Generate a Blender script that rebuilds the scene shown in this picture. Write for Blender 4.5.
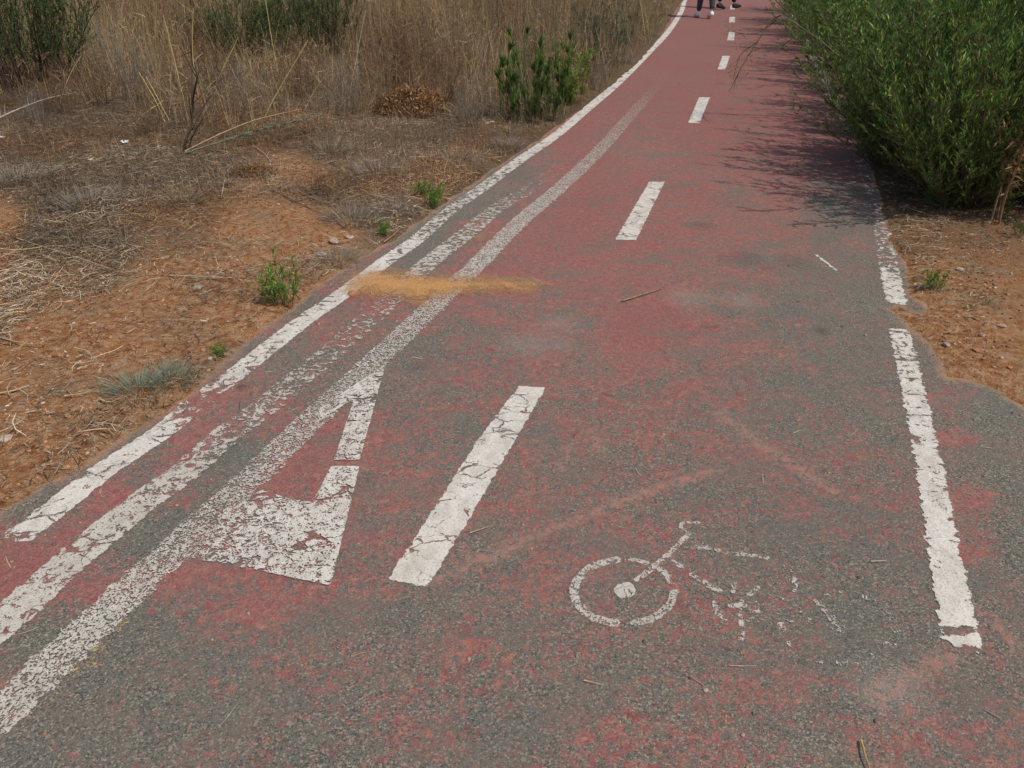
import bpy, bmesh, math, random
import numpy as np
from mathutils import Vector
R = math.radians
SC = bpy.context.scene
COL = SC.collection
for o in list(bpy.data.objects):
    bpy.data.objects.remove(o)

# ------------------------------------------------------------------ camera, light, exposure
CAM_H, CAM_F, PITCH = 1.5, 800.0, R(29.8)
cd = bpy.data.cameras.new('camera')
cd.sensor_width = 36.0
cd.lens = CAM_F * 36.0 / 1024.0
cd.clip_start = 0.05
cd.clip_end = 3000
cam = bpy.data.objects.new('camera', cd)
COL.objects.link(cam)
cam.location = (0, 0, CAM_H)
cam.rotation_euler = (math.pi / 2 - PITCH, 0, 0)
SC.camera = cam

SUN_EL = R(58)
SH_DIR = Vector((-0.80, 0.60))            # direction in which shadows fall on the ground
to_sun = Vector((-SH_DIR.x * math.cos(SUN_EL), -SH_DIR.y * math.cos(SUN_EL), math.sin(SUN_EL)))
w = bpy.data.worlds.new('World')
SC.world = w
w.use_nodes = True
nt = w.node_tree
bg = nt.nodes['Background']
sky = nt.nodes.new('ShaderNodeTexSky')
sky.sky_type = 'NISHITA'
sky.sun_disc = False
sky.sun_elevation = SUN_EL
sky.sun_rotation = math.atan2(to_sun.x, to_sun.y)
sky.air_density = 1.3
sky.dust_density = 2.0
nt.links.new(sky.outputs[0], bg.inputs[0])
bg.inputs[1].default_value = 0.10
sd = bpy.data.lights.new('sun', 'SUN')
sd.energy = 3.2
sd.angle = R(0.55)
sd.color = (1.0, 0.93, 0.81)
so = bpy.data.objects.new('sun', sd)
COL.objects.link(so)
so.rotation_euler = (-to_sun).to_track_quat('-Z', 'Y').to_euler()
so.location = (0, 0, 30)
SC.view_settings.view_transform = 'Standard'
SC.view_settings.look = 'None'
SC.view_settings.exposure = 0.0
SC.view_settings.gamma = 1.0
SC.view_settings.use_curve_mapping = False

# ------------------------------------------------------------------ helpers
def G(px, py, z=0.0):
    """ground point under a pixel of the photograph (used to survey the site)"""
    vx = (px - 512) / CAM_F
    vy = -(py - 384) / CAM_F
    dx, dy, dz = vx, math.cos(PITCH) + vy * math.sin(PITCH), -math.sin(PITCH) + vy * math.cos(PITCH)
    t = (z - CAM_H) / dz
    return (dx * t, dy * t)

def AT(px, py, y):
    """3-D point seen at a pixel and standing y metres ahead"""
    vx = (px - 512) / CAM_F
    vy = -(py - 384) / CAM_F
    dx, dy, dz = vx, math.cos(PITCH) + vy * math.sin(PITCH), -math.sin(PITCH) + vy * math.cos(PITCH)
    t = y / dy
    return (dx * t, y, CAM_H + dz * t)

def PIX(x, y):
    """inverse of G, vectorised; only for looking up surveyed ground maps"""
    c, s = math.cos(PITCH), math.sin(PITCH)
    depth = y * c + CAM_H * s
    up = y * s - CAM_H * c
    depth = np.maximum(depth, 0.2)
    return 512 + CAM_F * x / depth, 384 - CAM_F * up / depth

def tag(o, label=None, cat=None, group=None, kind=None):
    if label: o['label'] = label
    if cat: o['category'] = cat
    if group: o['group'] = group
    if kind: o['kind'] = kind
    return o

def empty(name, loc=(0, 0, 0), rz=0.0):
    o = bpy.data.objects.new(name, None)
    COL.objects.link(o)
    o.location = loc
    o.rotation_euler = (0, 0, rz)
    o.empty_display_size = 0.1
    return o

def link(name, me, parent=None, mat=None):
    o = bpy.data.objects.new(name, me)
    COL.objects.link(o)
    if parent: o.parent = parent
    if mat and not me.materials: me.materials.append(mat)
    return o

def mesh_np(name, V, F, col=None, attrs=None, mat=None, smooth=False):
    V = np.asarray(V, dtype=np.float32).reshape(-1, 3)
    F = np.asarray(F, dtype=np.int32)
    k = F.shape[1]
    me = bpy.data.meshes.new(name)
    me.vertices.add(len(V)); me.vertices.foreach_set('co', V.ravel())
    me.loops.add(F.size); me.loops.foreach_set('vertex_index', F.ravel())
    me.polygons.add(len(F))
    me.polygons.foreach_set('loop_start', np.arange(0, F.size, k, dtype=np.int32))
    try:
        me.polygons.foreach_set('loop_total', np.full(len(F), k, dtype=np.int32))
    except Exception:
        pass
    if smooth:
        me.polygons.foreach_set('use_smooth', np.ones(len(F), dtype=bool))
    me.update(calc_edges=True)
    if col is not None:
        a = me.attributes.new('col', 'FLOAT_COLOR', 'POINT')
        c4 = np.ones((len(V), 4), dtype=np.float32); c4[:, :col.shape[1]] = col
        a.data.foreach_set('color', c4.ravel())
    for n, arr in (attrs or {}).items():
        arr = np.asarray(arr, dtype=np.float32)
        if arr.ndim == 1:
            a = me.attributes.new(n, 'FLOAT', 'POINT'); a.data.foreach_set('value', arr)
        else:
            a = me.attributes.new(n, 'FLOAT_COLOR', 'POINT')
            c4 = np.ones((len(V), 4), dtype=np.float32); c4[:, :arr.shape[1]] = arr
            a.data.foreach_set('color', c4.ravel())
    if mat: me.materials.append(mat)
    return me

def norm(v):
    return v / np.maximum(np.linalg.norm(v, axis=-1, keepdims=True), 1e-9)

def ribbons(P, W, side, C):
    """P (N,K,3) W (N,K) side (N,3) C (N,3) -> V,F,col"""
    N, K, _ = P.shape
    s = norm(side)[:, None, :] * (W[:, :, None] * 0.5)
    V = np.stack([P - s, P + s], axis=2).reshape(-1, 3)
    base = (np.arange(N) * K * 2)[:, None] + (np.arange(K - 1) * 2)[None, :]
    F = np.stack([base, base + 1, base + 3, base + 2], axis=-1).reshape(-1, 4)
    col = np.repeat(C, K * 2, axis=0)
    return V, F, col

def tubes(P, Rr, C, ns=4):
    N, K, _ = P.shape
    d = np.gradient(P, axis=1); d = norm(d)
    ref = np.tile(np.array([0.31, 0.17, 0.12]), (N, K, 1))
    ref[np.abs((d * norm(ref)).sum(-1)) > 0.9] = (0, 1, 0)
    a = norm(np.cross(d, ref)); b = np.cross(d, a)
    ang = np.arange(ns) * 2 * math.pi / ns
    ring = (a[:, :, None, :] * np.cos(ang)[None, None, :, None] + b[:, :, None, :] * np.sin(ang)[None, None, :, None])
    V = (P[:, :, None, :] + ring * Rr[:, :, None, None]).reshape(-1, 3)
    i = (np.arange(N) * K * ns)[:, None, None] + (np.arange(K - 1) * ns)[None, :, None] + np.arange(ns)[None, None, :]
    j = (np.arange(N) * K * ns)[:, None, None] + (np.arange(K - 1) * ns)[None, :, None] + ((np.arange(ns) + 1) % ns)[None, None, :]
    F = np.stack([i, j, j + ns, i + ns], axis=-1).reshape(-1, 4)
    return V, F, np.repeat(C, K * ns, axis=0)

def merge(parts):
    Vs, Fs, Cs, off = [], [], [], 0
    for V, F, C in parts:
        Vs.append(V); Fs.append(F + off); Cs.append(C); off += len(V)
    return np.concatenate(Vs), np.concatenate(Fs), np.concatenate(Cs)

def smooth_line(pts, step=0.05):
    """Catmull-Rom resample of a 2-D or 3-D polyline"""
    p = np.asarray(pts, dtype=float)
    p = np.vstack([2 * p[0] - p[1], p, 2 * p[-1] - p[-2]])
    out = []
    for i in range(1, len(p) - 2):
        n = max(2, int(np.linalg.norm(p[i + 1] - p[i]) / step))
        t = np.linspace(0, 1, n, endpoint=False)[:, None]
        a, b, c, d = p[i - 1], p[i], p[i + 1], p[i + 2]
        out.append(0.5 * ((2 * b) + (-a + c) * t + (2 * a - 5 * b + 4 * c - d) * t**2 + (-a + 3 * b - 3 * c + d) * t**3))
    out.append(p[-2][None])
    return np.concatenate(out)

def seg_dist(x, y, line, closed=False):
    q = np.asarray(line)[:, :2]
    if closed: q = np.vstack([q, q[:1]])
    best = np.full(x.shape, 1e9)
    for i in range(len(q) - 1):
        ax, ay = q[i]; bx, by = q[i + 1]
        dx, dy = bx - ax, by - ay
        L = dx * dx + dy * dy + 1e-12
        t = np.clip(((x - ax) * dx + (y - ay) * dy) / L, 0, 1)
        dd = (x - ax - t * dx)**2 + (y - ay - t * dy)**2
        best = np.minimum(best, dd)
    return np.sqrt(best)

def inside(x, y, poly):
    q = np.asarray(poly)[:, :2]
    r = np.zeros(x.shape, dtype=bool)
    j = len(q) - 1
    for i in range(len(q)):
        xi, yi = q[i]; xj, yj = q[j]
        c = ((yi > y) != (yj > y)) & (x < (xj - xi) * (y - yi) / (yj - yi + 1e-12) + xi)
        r ^= c
        j = i
    return r

def poly_sdf(x, y, poly):
    d = seg_dist(x, y, poly, True)
    return np.where(inside(x, y, poly), d, -d)

def vnoise(x, y, seed=0, octaves=3, scale=1.0):
    """cheap value noise in [-1,1]"""
    rng = np.random.RandomState(seed)
    T = rng.rand(256, 256) * 2 - 1
    tot = np.zeros(np.shape(x)); amp = 1.0; s = scale; na = 0
    for o in range(octaves):
        u = x * s + o * 17.3; v = y * s + o * 9.1
        iu = np.floor(u).astype(int); iv = np.floor(v).astype(int)
        fu = u - iu; fv = v - iv
        fu = fu * fu * (3 - 2 * fu); fv = fv * fv * (3 - 2 * fv)
        g = lambda a, b: T[(iu + a) % 256, (iv + b) % 256]
        tot += amp * ((g(0, 0) * (1 - fu) + g(1, 0) * fu) * (1 - fv) + (g(0, 1) * (1 - fu) + g(1, 1) * fu) * fv)
        na += amp; amp *= 0.5; s *= 2.03
    return tot / na

def idw(px, py, ctrl, power=3.0):
    """inverse-distance interpolation of surveyed values (ctrl: px,py,v...)"""
    c = np.asarray(ctrl, dtype=float)
    num = np.zeros(px.shape + (c.shape[1] - 2,)); den = np.zeros(px.shape)
    for r in c:
        w_ = 1.0 / (((px - r[0])**2 + (1.6 * (py - r[1]))**2 + 60.0)**(power / 2))
        num += w_[..., None] * r[2:]; den += w_
    return num / den[..., None]

# ------------------------------------------------------------------ materials
def newmat(name):
    m = bpy.data.materials.new(name); m.use_nodes = True
    n = m.node_tree.nodes; b = n['Principled BSDF']
    return m, m.node_tree, b

class NB:
    def __init__(s, nt): s.nt = nt
    def n(s, t, **k):
        x = s.nt.nodes.new('ShaderNode' + t)
        for a, v in k.items(): setattr(x, a, v)
        return x
    def l(s, a, b): s.nt.links.new(a, b)
    def pos(s):
        return s.n('NewGeometry').outputs['Position']
    def scale(s, v, sc):
        x = s.n('Mapping'); s.l(v, x.inputs['Vector'])
        x.inputs['Scale'].default_value = sc if hasattr(sc, '__len__') else (sc, sc, sc)
        return x.outputs[0]
    def noise(s, v, sc, det=3, rough=0.55, dist=0.0):
        x = s.n('TexNoise'); s.l(v, x.inputs['Vector'])
        x.inputs['Scale'].default_value = sc; x.inputs['Detail'].default_value = det
        x.inputs['Roughness'].default_value = rough; x.inputs['Distortion'].default_value = dist
        return x.outputs[0]
    def vor(s, v, sc, feature='F1', rnd=1.0):
        x = s.n('TexVoronoi', feature=feature); s.l(v, x.inputs['Vector'])
        x.inputs['Scale'].default_value = sc; x.inputs['Randomness'].default_value = rnd
        return x
    def m(s, op, a, b=None, c=None, clamp=False):
        x = s.n('Math', operation=op, use_clamp=clamp)
        for i, v in enumerate((a, b, c)):
            if v is None: continue
            if isinstance(v, (int, float)): x.inputs[i].default_value = v
            else: s.l(v, x.inputs[i])
        return x.outputs[0]
    def mr(s, v, a, b, c=0.0, d=1.0, smooth=False):
        x = s.n('MapRange', interpolation_type='SMOOTHSTEP' if smooth else 'LINEAR')
        s.l(v, x.inputs[0])
        for i, q in enumerate((a, b, c, d)):
            if isinstance(q, (int, float)): x.inputs[i + 1].default_value = q
            else: s.l(q, x.inputs[i + 1])
        return x.outputs[0]
    def mix(s, f, a, b, mode='MIX'):
        x = s.n('MixRGB', blend_type=mode)
        for i, v in enumerate((f, a, b)):
            if isinstance(v, (int, float)): x.inputs[i].default_value = v
            elif isinstance(v, tuple): x.inputs[i].default_value = v + (1,) if len(v) == 3 else v
            else: s.l(v, x.inputs[i])
        return x.outputs[0]
    def attr(s, name, out='Color'):
        x = s.n('Attribute', attribute_name=name); return x.outputs[out]
    def sep(s, c):
        x = s.n('SeparateColor'); s.l(c, x.inputs[0]); return x.outputs
    def ramp(s, f, stops):
        x = s.n('ValToRGB'); s.l(f, x.inputs[0])
        e = x.color_ramp.elements
        while len(e) < len(stops): e.new(0.5)
        for q, (p, c) in zip(e, stops): q.position = p; q.color = c + (1,)
        return x.outputs[0]
    def bump(s, h, strength, dist, bsdf):
        x = s.n('Bump'); x.inputs['Strength'].default_value = strength; x.inputs['Distance'].default_value = dist
        s.l(h, x.inputs['Height']); s.l(x.outputs[0], bsdf.inputs['Normal'])

def asphalt_colour(q, p):
    grain = q.noise(p, 300, 3, 0.75)
    v = q.vor(p, 230)
    stone = q.sep(v.outputs['Color'])[0]
    mid = q.noise(p, 9, 4, 0.6)
    big = q.noise(p, 1.7, 3, 0.5)
    c = q.ramp(grain, [(0.32, (0.050, 0.048, 0.042)), (0.5, (0.124, 0.121, 0.103)), (0.68, (0.25, 0.240, 0.200))])
    c = q.mix(q.mr(stone, 0.80, 0.92, 0, 0.75), c, (0.36, 0.29, 0.22))
    c = q.mix(q.mr(stone, 0.28, 0.12, 0, 0.75), c, (0.035, 0.037, 0.036))
    c = q.mix(q.mr(mid, 0.45, 0.7, 0, 0.40), c, (0.190, 0.145, 0.105))
    c = q.mix(q.mr(big, 0.4, 0.65, 0, 0.28), c, (0.095, 0.105, 0.100))
    return c, grain, v

def mat_path():
    m, t, b = newmat('worn_red_asphalt'); q = NB(t); p = q.pos()
    base, grain, v = asphalt_colour(q, p)
    stone_l = q.sep(v.outputs['Color'])[1]
    at = q.sep(q.attr('m1')); al = q.attr('m1', 'Alpha')
    cov, streak, stain = at[0], at[1], at[2]
    n1 = q.noise(p, 5.0, 5, 0.62); n2 = q.noise(p, 42, 4, 0.62, 0.6); n3 = q.noise(p, 230, 3, 0.7)
    s = q.m('ADD', q.m('MULTIPLY', n1, 0.28), q.m('ADD', q.m('MULTIPLY', n2, 0.42), q.m('MULTIPLY', n3, 0.30)))
    s = q.m('ADD', q.m('MULTIPLY', q.m('SUBTRACT', s, 0.5), 1.35), 0.505)
    s = q.m('ADD', s, q.m('MULTIPLY', q.m('SUBTRACT', cov, 0.5), 0.27))
    mask = q.mr(s, 0.485, 0.550, 0, 1, True)
    mask = q.m('MULTIPLY', mask, q.mr(q.noise(p, 190, 2, 0.6), 0.34, 0.50, 0.25, 1))
    rn = q.noise(p, 32, 4, 0.65)
    red = q.ramp(rn, [(0.34, (0.25, 0.035, 0.050)), (0.47, (0.31, 0.070, 0.074)), (0.57, (0.38, 0.110, 0.085)), (0.70, (0.48, 0.20, 0.13))])
    red = q.mix(q.mr(q.noise(p, 3.1, 3, 0.5), 0.4, 0.65, 0, 0.3), red, (0.25, 0.115, 0.105))
    red = q.mix(q.mr(grain, 0.3, 0.7, 0.0, 0.16), red, (0.30, 0.24, 0.20))
    # where the paint is whole it lies smoother and greyer with dust
    whole = q.mr(cov, 0.65, 0.95)
    red = q.mix(q.m('MULTIPLY', whole, 0.75), red, (0.250, 0.064, 0.068))
    red = q.mix(q.mr(stone_l, 0.75, 0.9, 0, 0.35), red, (0.42, 0.30, 0.22))
    red = q.mix(q.mr(stone_l, 0.25, 0.1, 0, 0.5), red, (0.10, 0.045, 0.045))
    c = q.mix(q.m('MULTIPLY', mask, 0.88), base, red)
    # thicker crimson flakes and rubbed orange spots where some paint is left
    few = q.m('MULTIPLY', q.mr(cov, 0.12, 0.45), q.mr(cov, 0.99, 0.85))
    f1 = q.m('ADD', q.m('MULTIPLY', q.noise(p, 27, 6, 0.75, 0.8), 0.75), q.m('MULTIPLY', n3, 0.25))
    c = q.mix(q.m('MULTIPLY', q.mr(f1, 0.548, 0.60), q.m('MULTIPLY', few, 0.85)), c, q.mix(q.mr(n3, .35, .65), (0.21, 0.028, 0.045), (0.30, 0.075, 0.075)))
    f2 = q.m('ADD', q.m('MULTIPLY', q.noise(q.scale(p, (1.1, 0.9, 1)), 31, 5, 0.7, 0.5), 0.7), q.m('MULTIPLY', n3, 0.3))
    c = q.mix(q.m('MULTIPLY', q.mr(f2, 0.585, 0.635), q.m('MULTIPLY', few, 0.7)), c, (0.42, 0.155, 0.095))
    smu = q.noise(q.scale(p, (1.6, 3.4, 1)), 2.0, 6, 0.62, 0.4)
    c = q.mix(q.mr(smu, 0.52, 0.64, 0, 0.75), c, q.mix(0.35, base, (0.14, 0.118, 0.105)))
    # thin film of red left in the pores
    film = q.mr(q.m('ADD', cov, q.m('MULTIPLY', q.m('SUBTRACT', n1, 0.5), 1.2)), 0.2, 0.95, 0, 0.14)
    c = q.mix(film, c, (0.27, 0.115, 0.10))
    pk = q.m('MULTIPLY', streak, q.mr(n2, 0.38, 0.56))
    c = q.mix(q.m('MULTIPLY', pk, 0.55), c, (0.40, 0.20, 0.155))
    c = q.mix(q.m('MULTIPLY', stain, 0.8), c, (0.045, 0.040, 0.038))
    c = q.mix(q.m('MULTIPLY', q.m('MULTIPLY', al, q.mr(n3, 0.42, 0.56)), 0.32), c, (0.36, 0.32, 0.28))
    ed = q.attr('edge', 'Fac')
    c = q.mix(q.m('MULTIPLY', q.mr(q.m('ADD', ed, q.m('MULTIPLY', q.m('SUBTRACT', q.noise(p, 19, 5, 0.7), 0.5), 0.16)), 0.035, -0.02), 0.75), c, q.mix(n3, (0.30, 0.15, 0.075), (0.50, 0.31, 0.18)))
    # faint dust veil
    c = q.mix(q.mr(q.noise(p, 0.9, 4, 0.6), 0.40, 0.75, 0.01, 0.11), c, (0.25, 0.20, 0.145))
    q.l(c, b.inputs['Base Color'])
    b.inputs['Roughness'].default_value = 0.9
    b.inputs['Specular IOR Level'].default_value = 0.25
    h = q.m('ADD', q.m('MULTIPLY', grain, 1.0), q.m('MULTIPLY', v.outputs['Distance'], -0.8))
    h = q.m('ADD', h, q.m('MULTIPLY', mask, 0.12))
    h = q.m('ADD', h, q.m('MULTIPLY', n1, 0.6))
    q.bump(h, 0.55, 0.0035, b)
    return m

def mat_paint(name, chip=30, crack=(14, 14), crackw=0.05, fine=0.35, rag=0.02, colour=(0.67, 0.63, 0.575)):
    m, t, b = newmat(name); q = NB(t); p = q.pos()
    sdf = q.attr('sdf', 'Fac'); wear = q.attr('wear', 'Fac')
    ne = q.noise(p, 34, 5, 0.65); n1 = q.noise(p, chip, 5, 0.68, 0.7); n2 = q.noise(p, 170, 3, 0.65)
    edge = q.m('ADD', sdf, q.m('MULTIPLY', q.m('SUBTRACT', ne, 0.5), rag))
    inn = q.mr(edge, 0.0, 0.0016)
    k = q.m('ADD', q.m('MULTIPLY', n1, 1 - fine), q.m('MULTIPLY', n2, fine))
    thr = q.mr(wear, 0, 1, 0.30, 0.68)
    thr2 = q.m('ADD', thr, 0.018)
    keep = q.mr(k, thr, thr2)
    wv = q.n('VectorMath', operation='ADD')
    nn = q.n('TexNoise'); q.l(p, nn.inputs['Vector']); nn.inputs['Scale'].default_value = 22; nn.inputs['Detail'].default_value = 3
    sc = q.n('VectorMath', operation='SCALE'); q.l(nn.outputs['Color'], sc.inputs[0]); sc.inputs['Scale'].default_value = 0.06
    q.l(p, wv.inputs[0]); q.l(sc.outputs[0], wv.inputs[1])
    v = q.vor(q.scale(wv.outputs[0], (crack[0], crack[1], 1)), 1.0, 'DISTANCE_TO_EDGE')
    cw = q.m('MULTIPLY', q.mr(q.noise(p, 9, 2, 0.5), 0.38, 0.66, -1.6, 1.2), crackw + 0.02)
    ck = q.mr(q.m('ADD', v.outputs['Distance'], q.m('MULTIPLY', q.m('SUBTRACT', n2, 0.5), 0.22)), cw, q.m('ADD', cw, 0.03))
    pin = q.mr(q.noise(p, 240, 2, 0.6), 0.34, 0.38)
    ck = q.m('MULTIPLY', ck, q.m('MAXIMUM', pin, q.mr(wear, 0.05, 0.5, 1, 0.2)))
    a = q.m('MULTIPLY', inn, q.m('MULTIPLY', keep, ck))
    c = q.mix(q.mr(n1, 0.35, 0.7, 0.0, 0.4), colour, tuple(x * 0.80 for x in colour))
    c = q.mix(q.mr(q.noise(p, 6, 4, 0.6), 0.45, 0.75, 0.0, 0.5), c, (0.52, 0.43, 0.33))
    c = q.mix(q.mr(n2, 0.50, 0.70, 0.0, 0.65), c, (0.25, 0.225, 0.195))
    c = q.mix(q.mr(q.noise(q.scale(p, (1, .5, 1)), 19, 5, 0.7), 0.45, 0.72, 0.0, 0.55), c, (0.30, 0.27, 0.235))
    q.l(c, b.inputs['Base Color']); b.inputs['Roughness'].default_value = 0.75
    b.inputs['Specular IOR Level'].default_value = 0.3
    q.bump(q.m('ADD', n2, q.m('MULTIPLY', n1, 0.5)), 0.6, 0.004, b)
    tr = q.n('BsdfTransparent'); mx = q.n('MixShader')
    q.l(a, mx.inputs[0]); q.l(tr.outputs[0], mx.inputs[1]); q.l(b.outputs[0], mx.inputs[2])
    q.l(mx.outputs[0], t.nodes['Material Output'].inputs['Surface'])
    return m

def mat_soil():
    m, t, b = newmat('orange_earth'); q = NB(t); p = q.pos()
    at = q.sep(q.attr('m1')); lit, org, drk = at
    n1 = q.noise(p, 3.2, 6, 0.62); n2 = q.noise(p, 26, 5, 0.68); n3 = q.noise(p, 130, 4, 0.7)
    o = q.ramp(n2, [(0.30, (0.27, 0.105, 0.045)), (0.46, (0.50, 0.230, 0.100)), (0.57, (0.60, 0.34, 0.18)), (0.70, (0.68, 0.49, 0.34))])
    tan = q.ramp(n2, [(0.30, (0.22, 0.135, 0.075)), (0.5, (0.42, 0.27, 0.155)), (0.68, (0.60, 0.45, 0.31))])
    c = q.mix(q.mr(q.m('ADD', org, q.m('MULTIPLY', q.m('SUBTRACT', n1, 0.5), 3.2)), 0.15, 0.75), tan, o)
    l_ = q.ramp(n3, [(0.3, (0.085, 0.055, 0.035)), (0.5, (0.20, 0.135, 0.085)), (0.70, (0.36, 0.27, 0.18))])
    c = q.mix(q.mr(q.m('ADD', lit, q.m('MULTIPLY', q.m('SUBTRACT', n2, 0.5), 1.0)), 0.35, 0.8), c, l_)
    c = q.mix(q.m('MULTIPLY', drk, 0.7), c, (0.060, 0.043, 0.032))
    c = q.mix(q.mr(n3, 0.32, 0.52, 0.40, 0.0), c, (0.13, 0.065, 0.035))
    q.l(c, b.inputs['Base Color']); b.inputs['Roughness'].default_value = 0.96
    b.inputs['Specular IOR Level'].default_value = 0.1
    q.bump(q.m('ADD', q.m('MULTIPLY', n2, 1.8), n3), 1.0, 0.024, b)
    return m

def mat_sand():
    m, t, b = newmat('spilled_orange_sand'); q = NB(t); p = q.pos()
    sdf = q.attr('sdf', 'Fac')
    n = q.noise(q.scale(p, (1, 1.0, 1)), 14, 5, 0.7, 0.5); f = q.noise(p, 160, 3, 0.7)
    k = q.m('ADD', q.m('MULTIPLY', n, 0.6), q.m('MULTIPLY', f, 0.4))
    a = q.mr(q.m('ADD', q.m('MULTIPLY', sdf, 4.5), q.m('MULTIPLY', q.m('SUBTRACT', k, 0.5), 1.8)), -0.22, 0.50, 0, 0.86)
    c = q.ramp(f, [(0.3, (0.33, 0.155, 0.062)), (0.5, (0.50, 0.265, 0.105)), (0.72, (0.60, 0.37, 0.18))])
    q.l(c, b.inputs['Base Color']); b.inputs['Roughness'].default_value = 0.97
    b.inputs['Specular IOR Level'].default_value = 0.1
    q.bump(f, 0.25, 0.002, b)
    tr = q.n('BsdfTransparent'); mx = q.n('MixShader')
    q.l(a, mx.inputs[0]); q.l(tr.outputs[0], mx.inputs[1]); q.l(b.outputs[0], mx.inputs[2])
    q.l(mx.outputs[0], t.nodes['Material Output'].inputs['Surface'])
    return m

def mat_leaf(name, trans=0.3, rough=0.55, spec=0.3):
    m, t, b = newmat(name); q = NB(t)
    c = q.attr('col')
    n = q.noise(q.pos(), 60, 2, 0.5)
    c = q.mix(1.0, c, q.ramp(n, [(0.3, (0.72, 0.72, 0.72)), (0.7, (1.2, 1.2, 1.2))]), 'MULTIPLY')
    q.l(c, b.inputs['Base Color']); b.inputs['Roughness'].default_value = rough
    b.inputs['Specular IOR Level'].default_value = spec
    if trans > 0:
        tr = q.n('BsdfTranslucent'); q.l(c, tr.inputs[0]); mx = q.n('MixShader'); mx.inputs[0].default_value = trans
        q.l(b.outputs[0], mx.inputs[1]); q.l(tr.outputs[0], mx.inputs[2])
        q.l(mx.outputs[0], t.nodes['Material Output'].inputs['Surface'])
    return m

def mat_plain(name, c, rough=0.7, sc=30, var=0.3, bump=0.0):
    m, t, b = newmat(name); q = NB(t)
    n = q.noise(q.pos(), sc, 4, 0.6)
    cc = q.mix(q.mr(n, 0.3, 0.7), tuple(x * (1 - var) for x in c), tuple(min(1, x * (1 + var)) for x in c))
    q.l(cc, b.inputs['Base Color']); b.inputs['Roughness'].default_value = rough
    if bump: q.bump(n, 0.6, bump, b)
    return m

M = dict(path=mat_path(), soil=mat_soil(), sand=mat_sand(),
         leaf=mat_leaf('green_leaves'), straw=mat_leaf('dry_straw', 0.15, 0.75, 0.15), stem=mat_leaf('stems', 0.0, 0.8, 0.2),
         rock=mat_plain('pale_stone', (0.33, 0.255, 0.20), 0.95, 70, 0.45, 0.008),
         clod=mat_plain('earth_clod', (0.36, 0.15, 0.06), 0.95, 60, 0.35, 0.006),
         paper=mat_plain('white_scrap', (0.75, 0.76, 0.76), 0.6, 30, 0.08))
P_solid = mat_paint('worn_white_paint', 26, (7, 16), 0.02, 0.22, 0.035)
P_right = mat_paint('cracked_white_paint', 26, (3, 17), 0.085, 0.22, 0.06)
P_dash = mat_paint('thick_white_paint', 24, (12, 20), 0.012, 0.2, 0.032)
P_tri = mat_paint('crazed_white_paint', 52, (22, 30), 0.06, 0.4, 0.012)
P_spk = mat_paint('ground_off_white_paint', 70, (16, 16), 0.0, 0.6, 0.06, (0.62, 0.58, 0.52))
P_old = mat_paint('old_white_paint', 34, (14, 14), 0.04, 0.35, 0.05, (0.57, 0.53, 0.47))
P_bike = mat_paint('flaked_white_paint', 60, (26, 26), -0.02, 0.35, 0.018, (0.55, 0.51, 0.46))
P_yel = mat_paint('yellow_paint', 60, (26, 26), 0.06, 0.45, 0.03, (0.55, 0.40, 0.10))

# ------------------------------------------------------------------ surveyed path outline
LE = [(0, 512), (60, 478), (120, 437), (165, 410), (195, 388), (225, 362), (270, 322), (330, 277), (370, 253), (400, 234), (440, 206),
      (480, 178), (520, 151), (560, 124), (600, 95), (640, 61), (662, 34), (676, 10)]
RE = [(878, 190), (889, 230), (893, 247), (906, 270), (912, 294), (924, 303), (926, 314), (912, 314), (900, 307), (889, 309), (903, 322),
      (924, 337), (938, 352), (943, 364), (943, 377), (968, 381), (991, 388), (1005, 398), (1026, 408)]
left = [G(*p) for p in LE]
l0, l1 = left[0], left[1]
ext = lambda a, b, y: (a[0] + (y - a[1]) * (b[0] - a[0]) / (b[1] - a[1]), y)
left_far = [(4.8, 24.0), (5.55, 29.0), (5.7, 36.0), (5.2, 46.0), (3.6, 60.0)]
left_near = [(l0[0] - 0.25 * 1.2, l0[1] - 0.9), (-2.35, -2.0), (-3.6, -7.0)]
left_line = smooth_line(list(reversed(left_near)) + left + left_far, 0.08)
right = [G(*p) for p in RE]
right_far = [(3.55, 9.0), (4.1, 11.0), (4.9, 14.0), (5.65, 17.0), (6.75, 20.5), (7.7, 25.0), (8.4, 30.0), (8.5, 37.0), (7.9, 47.0), (6.2, 61.0)]
right_line = np.array(right[::-1] + right_far)
rl_s = np.vstack([np.array([(2.6, -7.0), (4.2, -1.0), (4.6, 1.4), (3.4, 2.15)]), right_line])
j = np.random.RandomState(5)
def roughen(line, amp, seed):
    line = np.asarray(line); d = np.vstack([line[1:] - line[:-1], line[-1:] - line[-2:-1]]); n = norm(np.stack([-d[:, 1], d[:, 0]], 1))
    k = vnoise(line[:, 0] * 9, line[:, 1] * 9, seed, 3) * amp
    return line + n * k[:, None]
rs = []
for i in range(len(rl_s) - 1):
    n = max(2, int(np.linalg.norm(rl_s[i + 1] - rl_s[i]) / 0.05)) if rl_s[i][1] < 12 else 6
    for t_ in np.linspace(0, 1, n, endpoint=False): rs.append(rl_s[i] * (1 - t_) + rl_s[i + 1] * t_)
rs.append(rl_s[-1])
left_r = roughen(roughen(left_line, 0.030, 3), .012, 33)
right_r = roughen(np.array(rs), 0.030, 4)
OUT = np.vstack([left_r[::1], right_r[::-1]])

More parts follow.
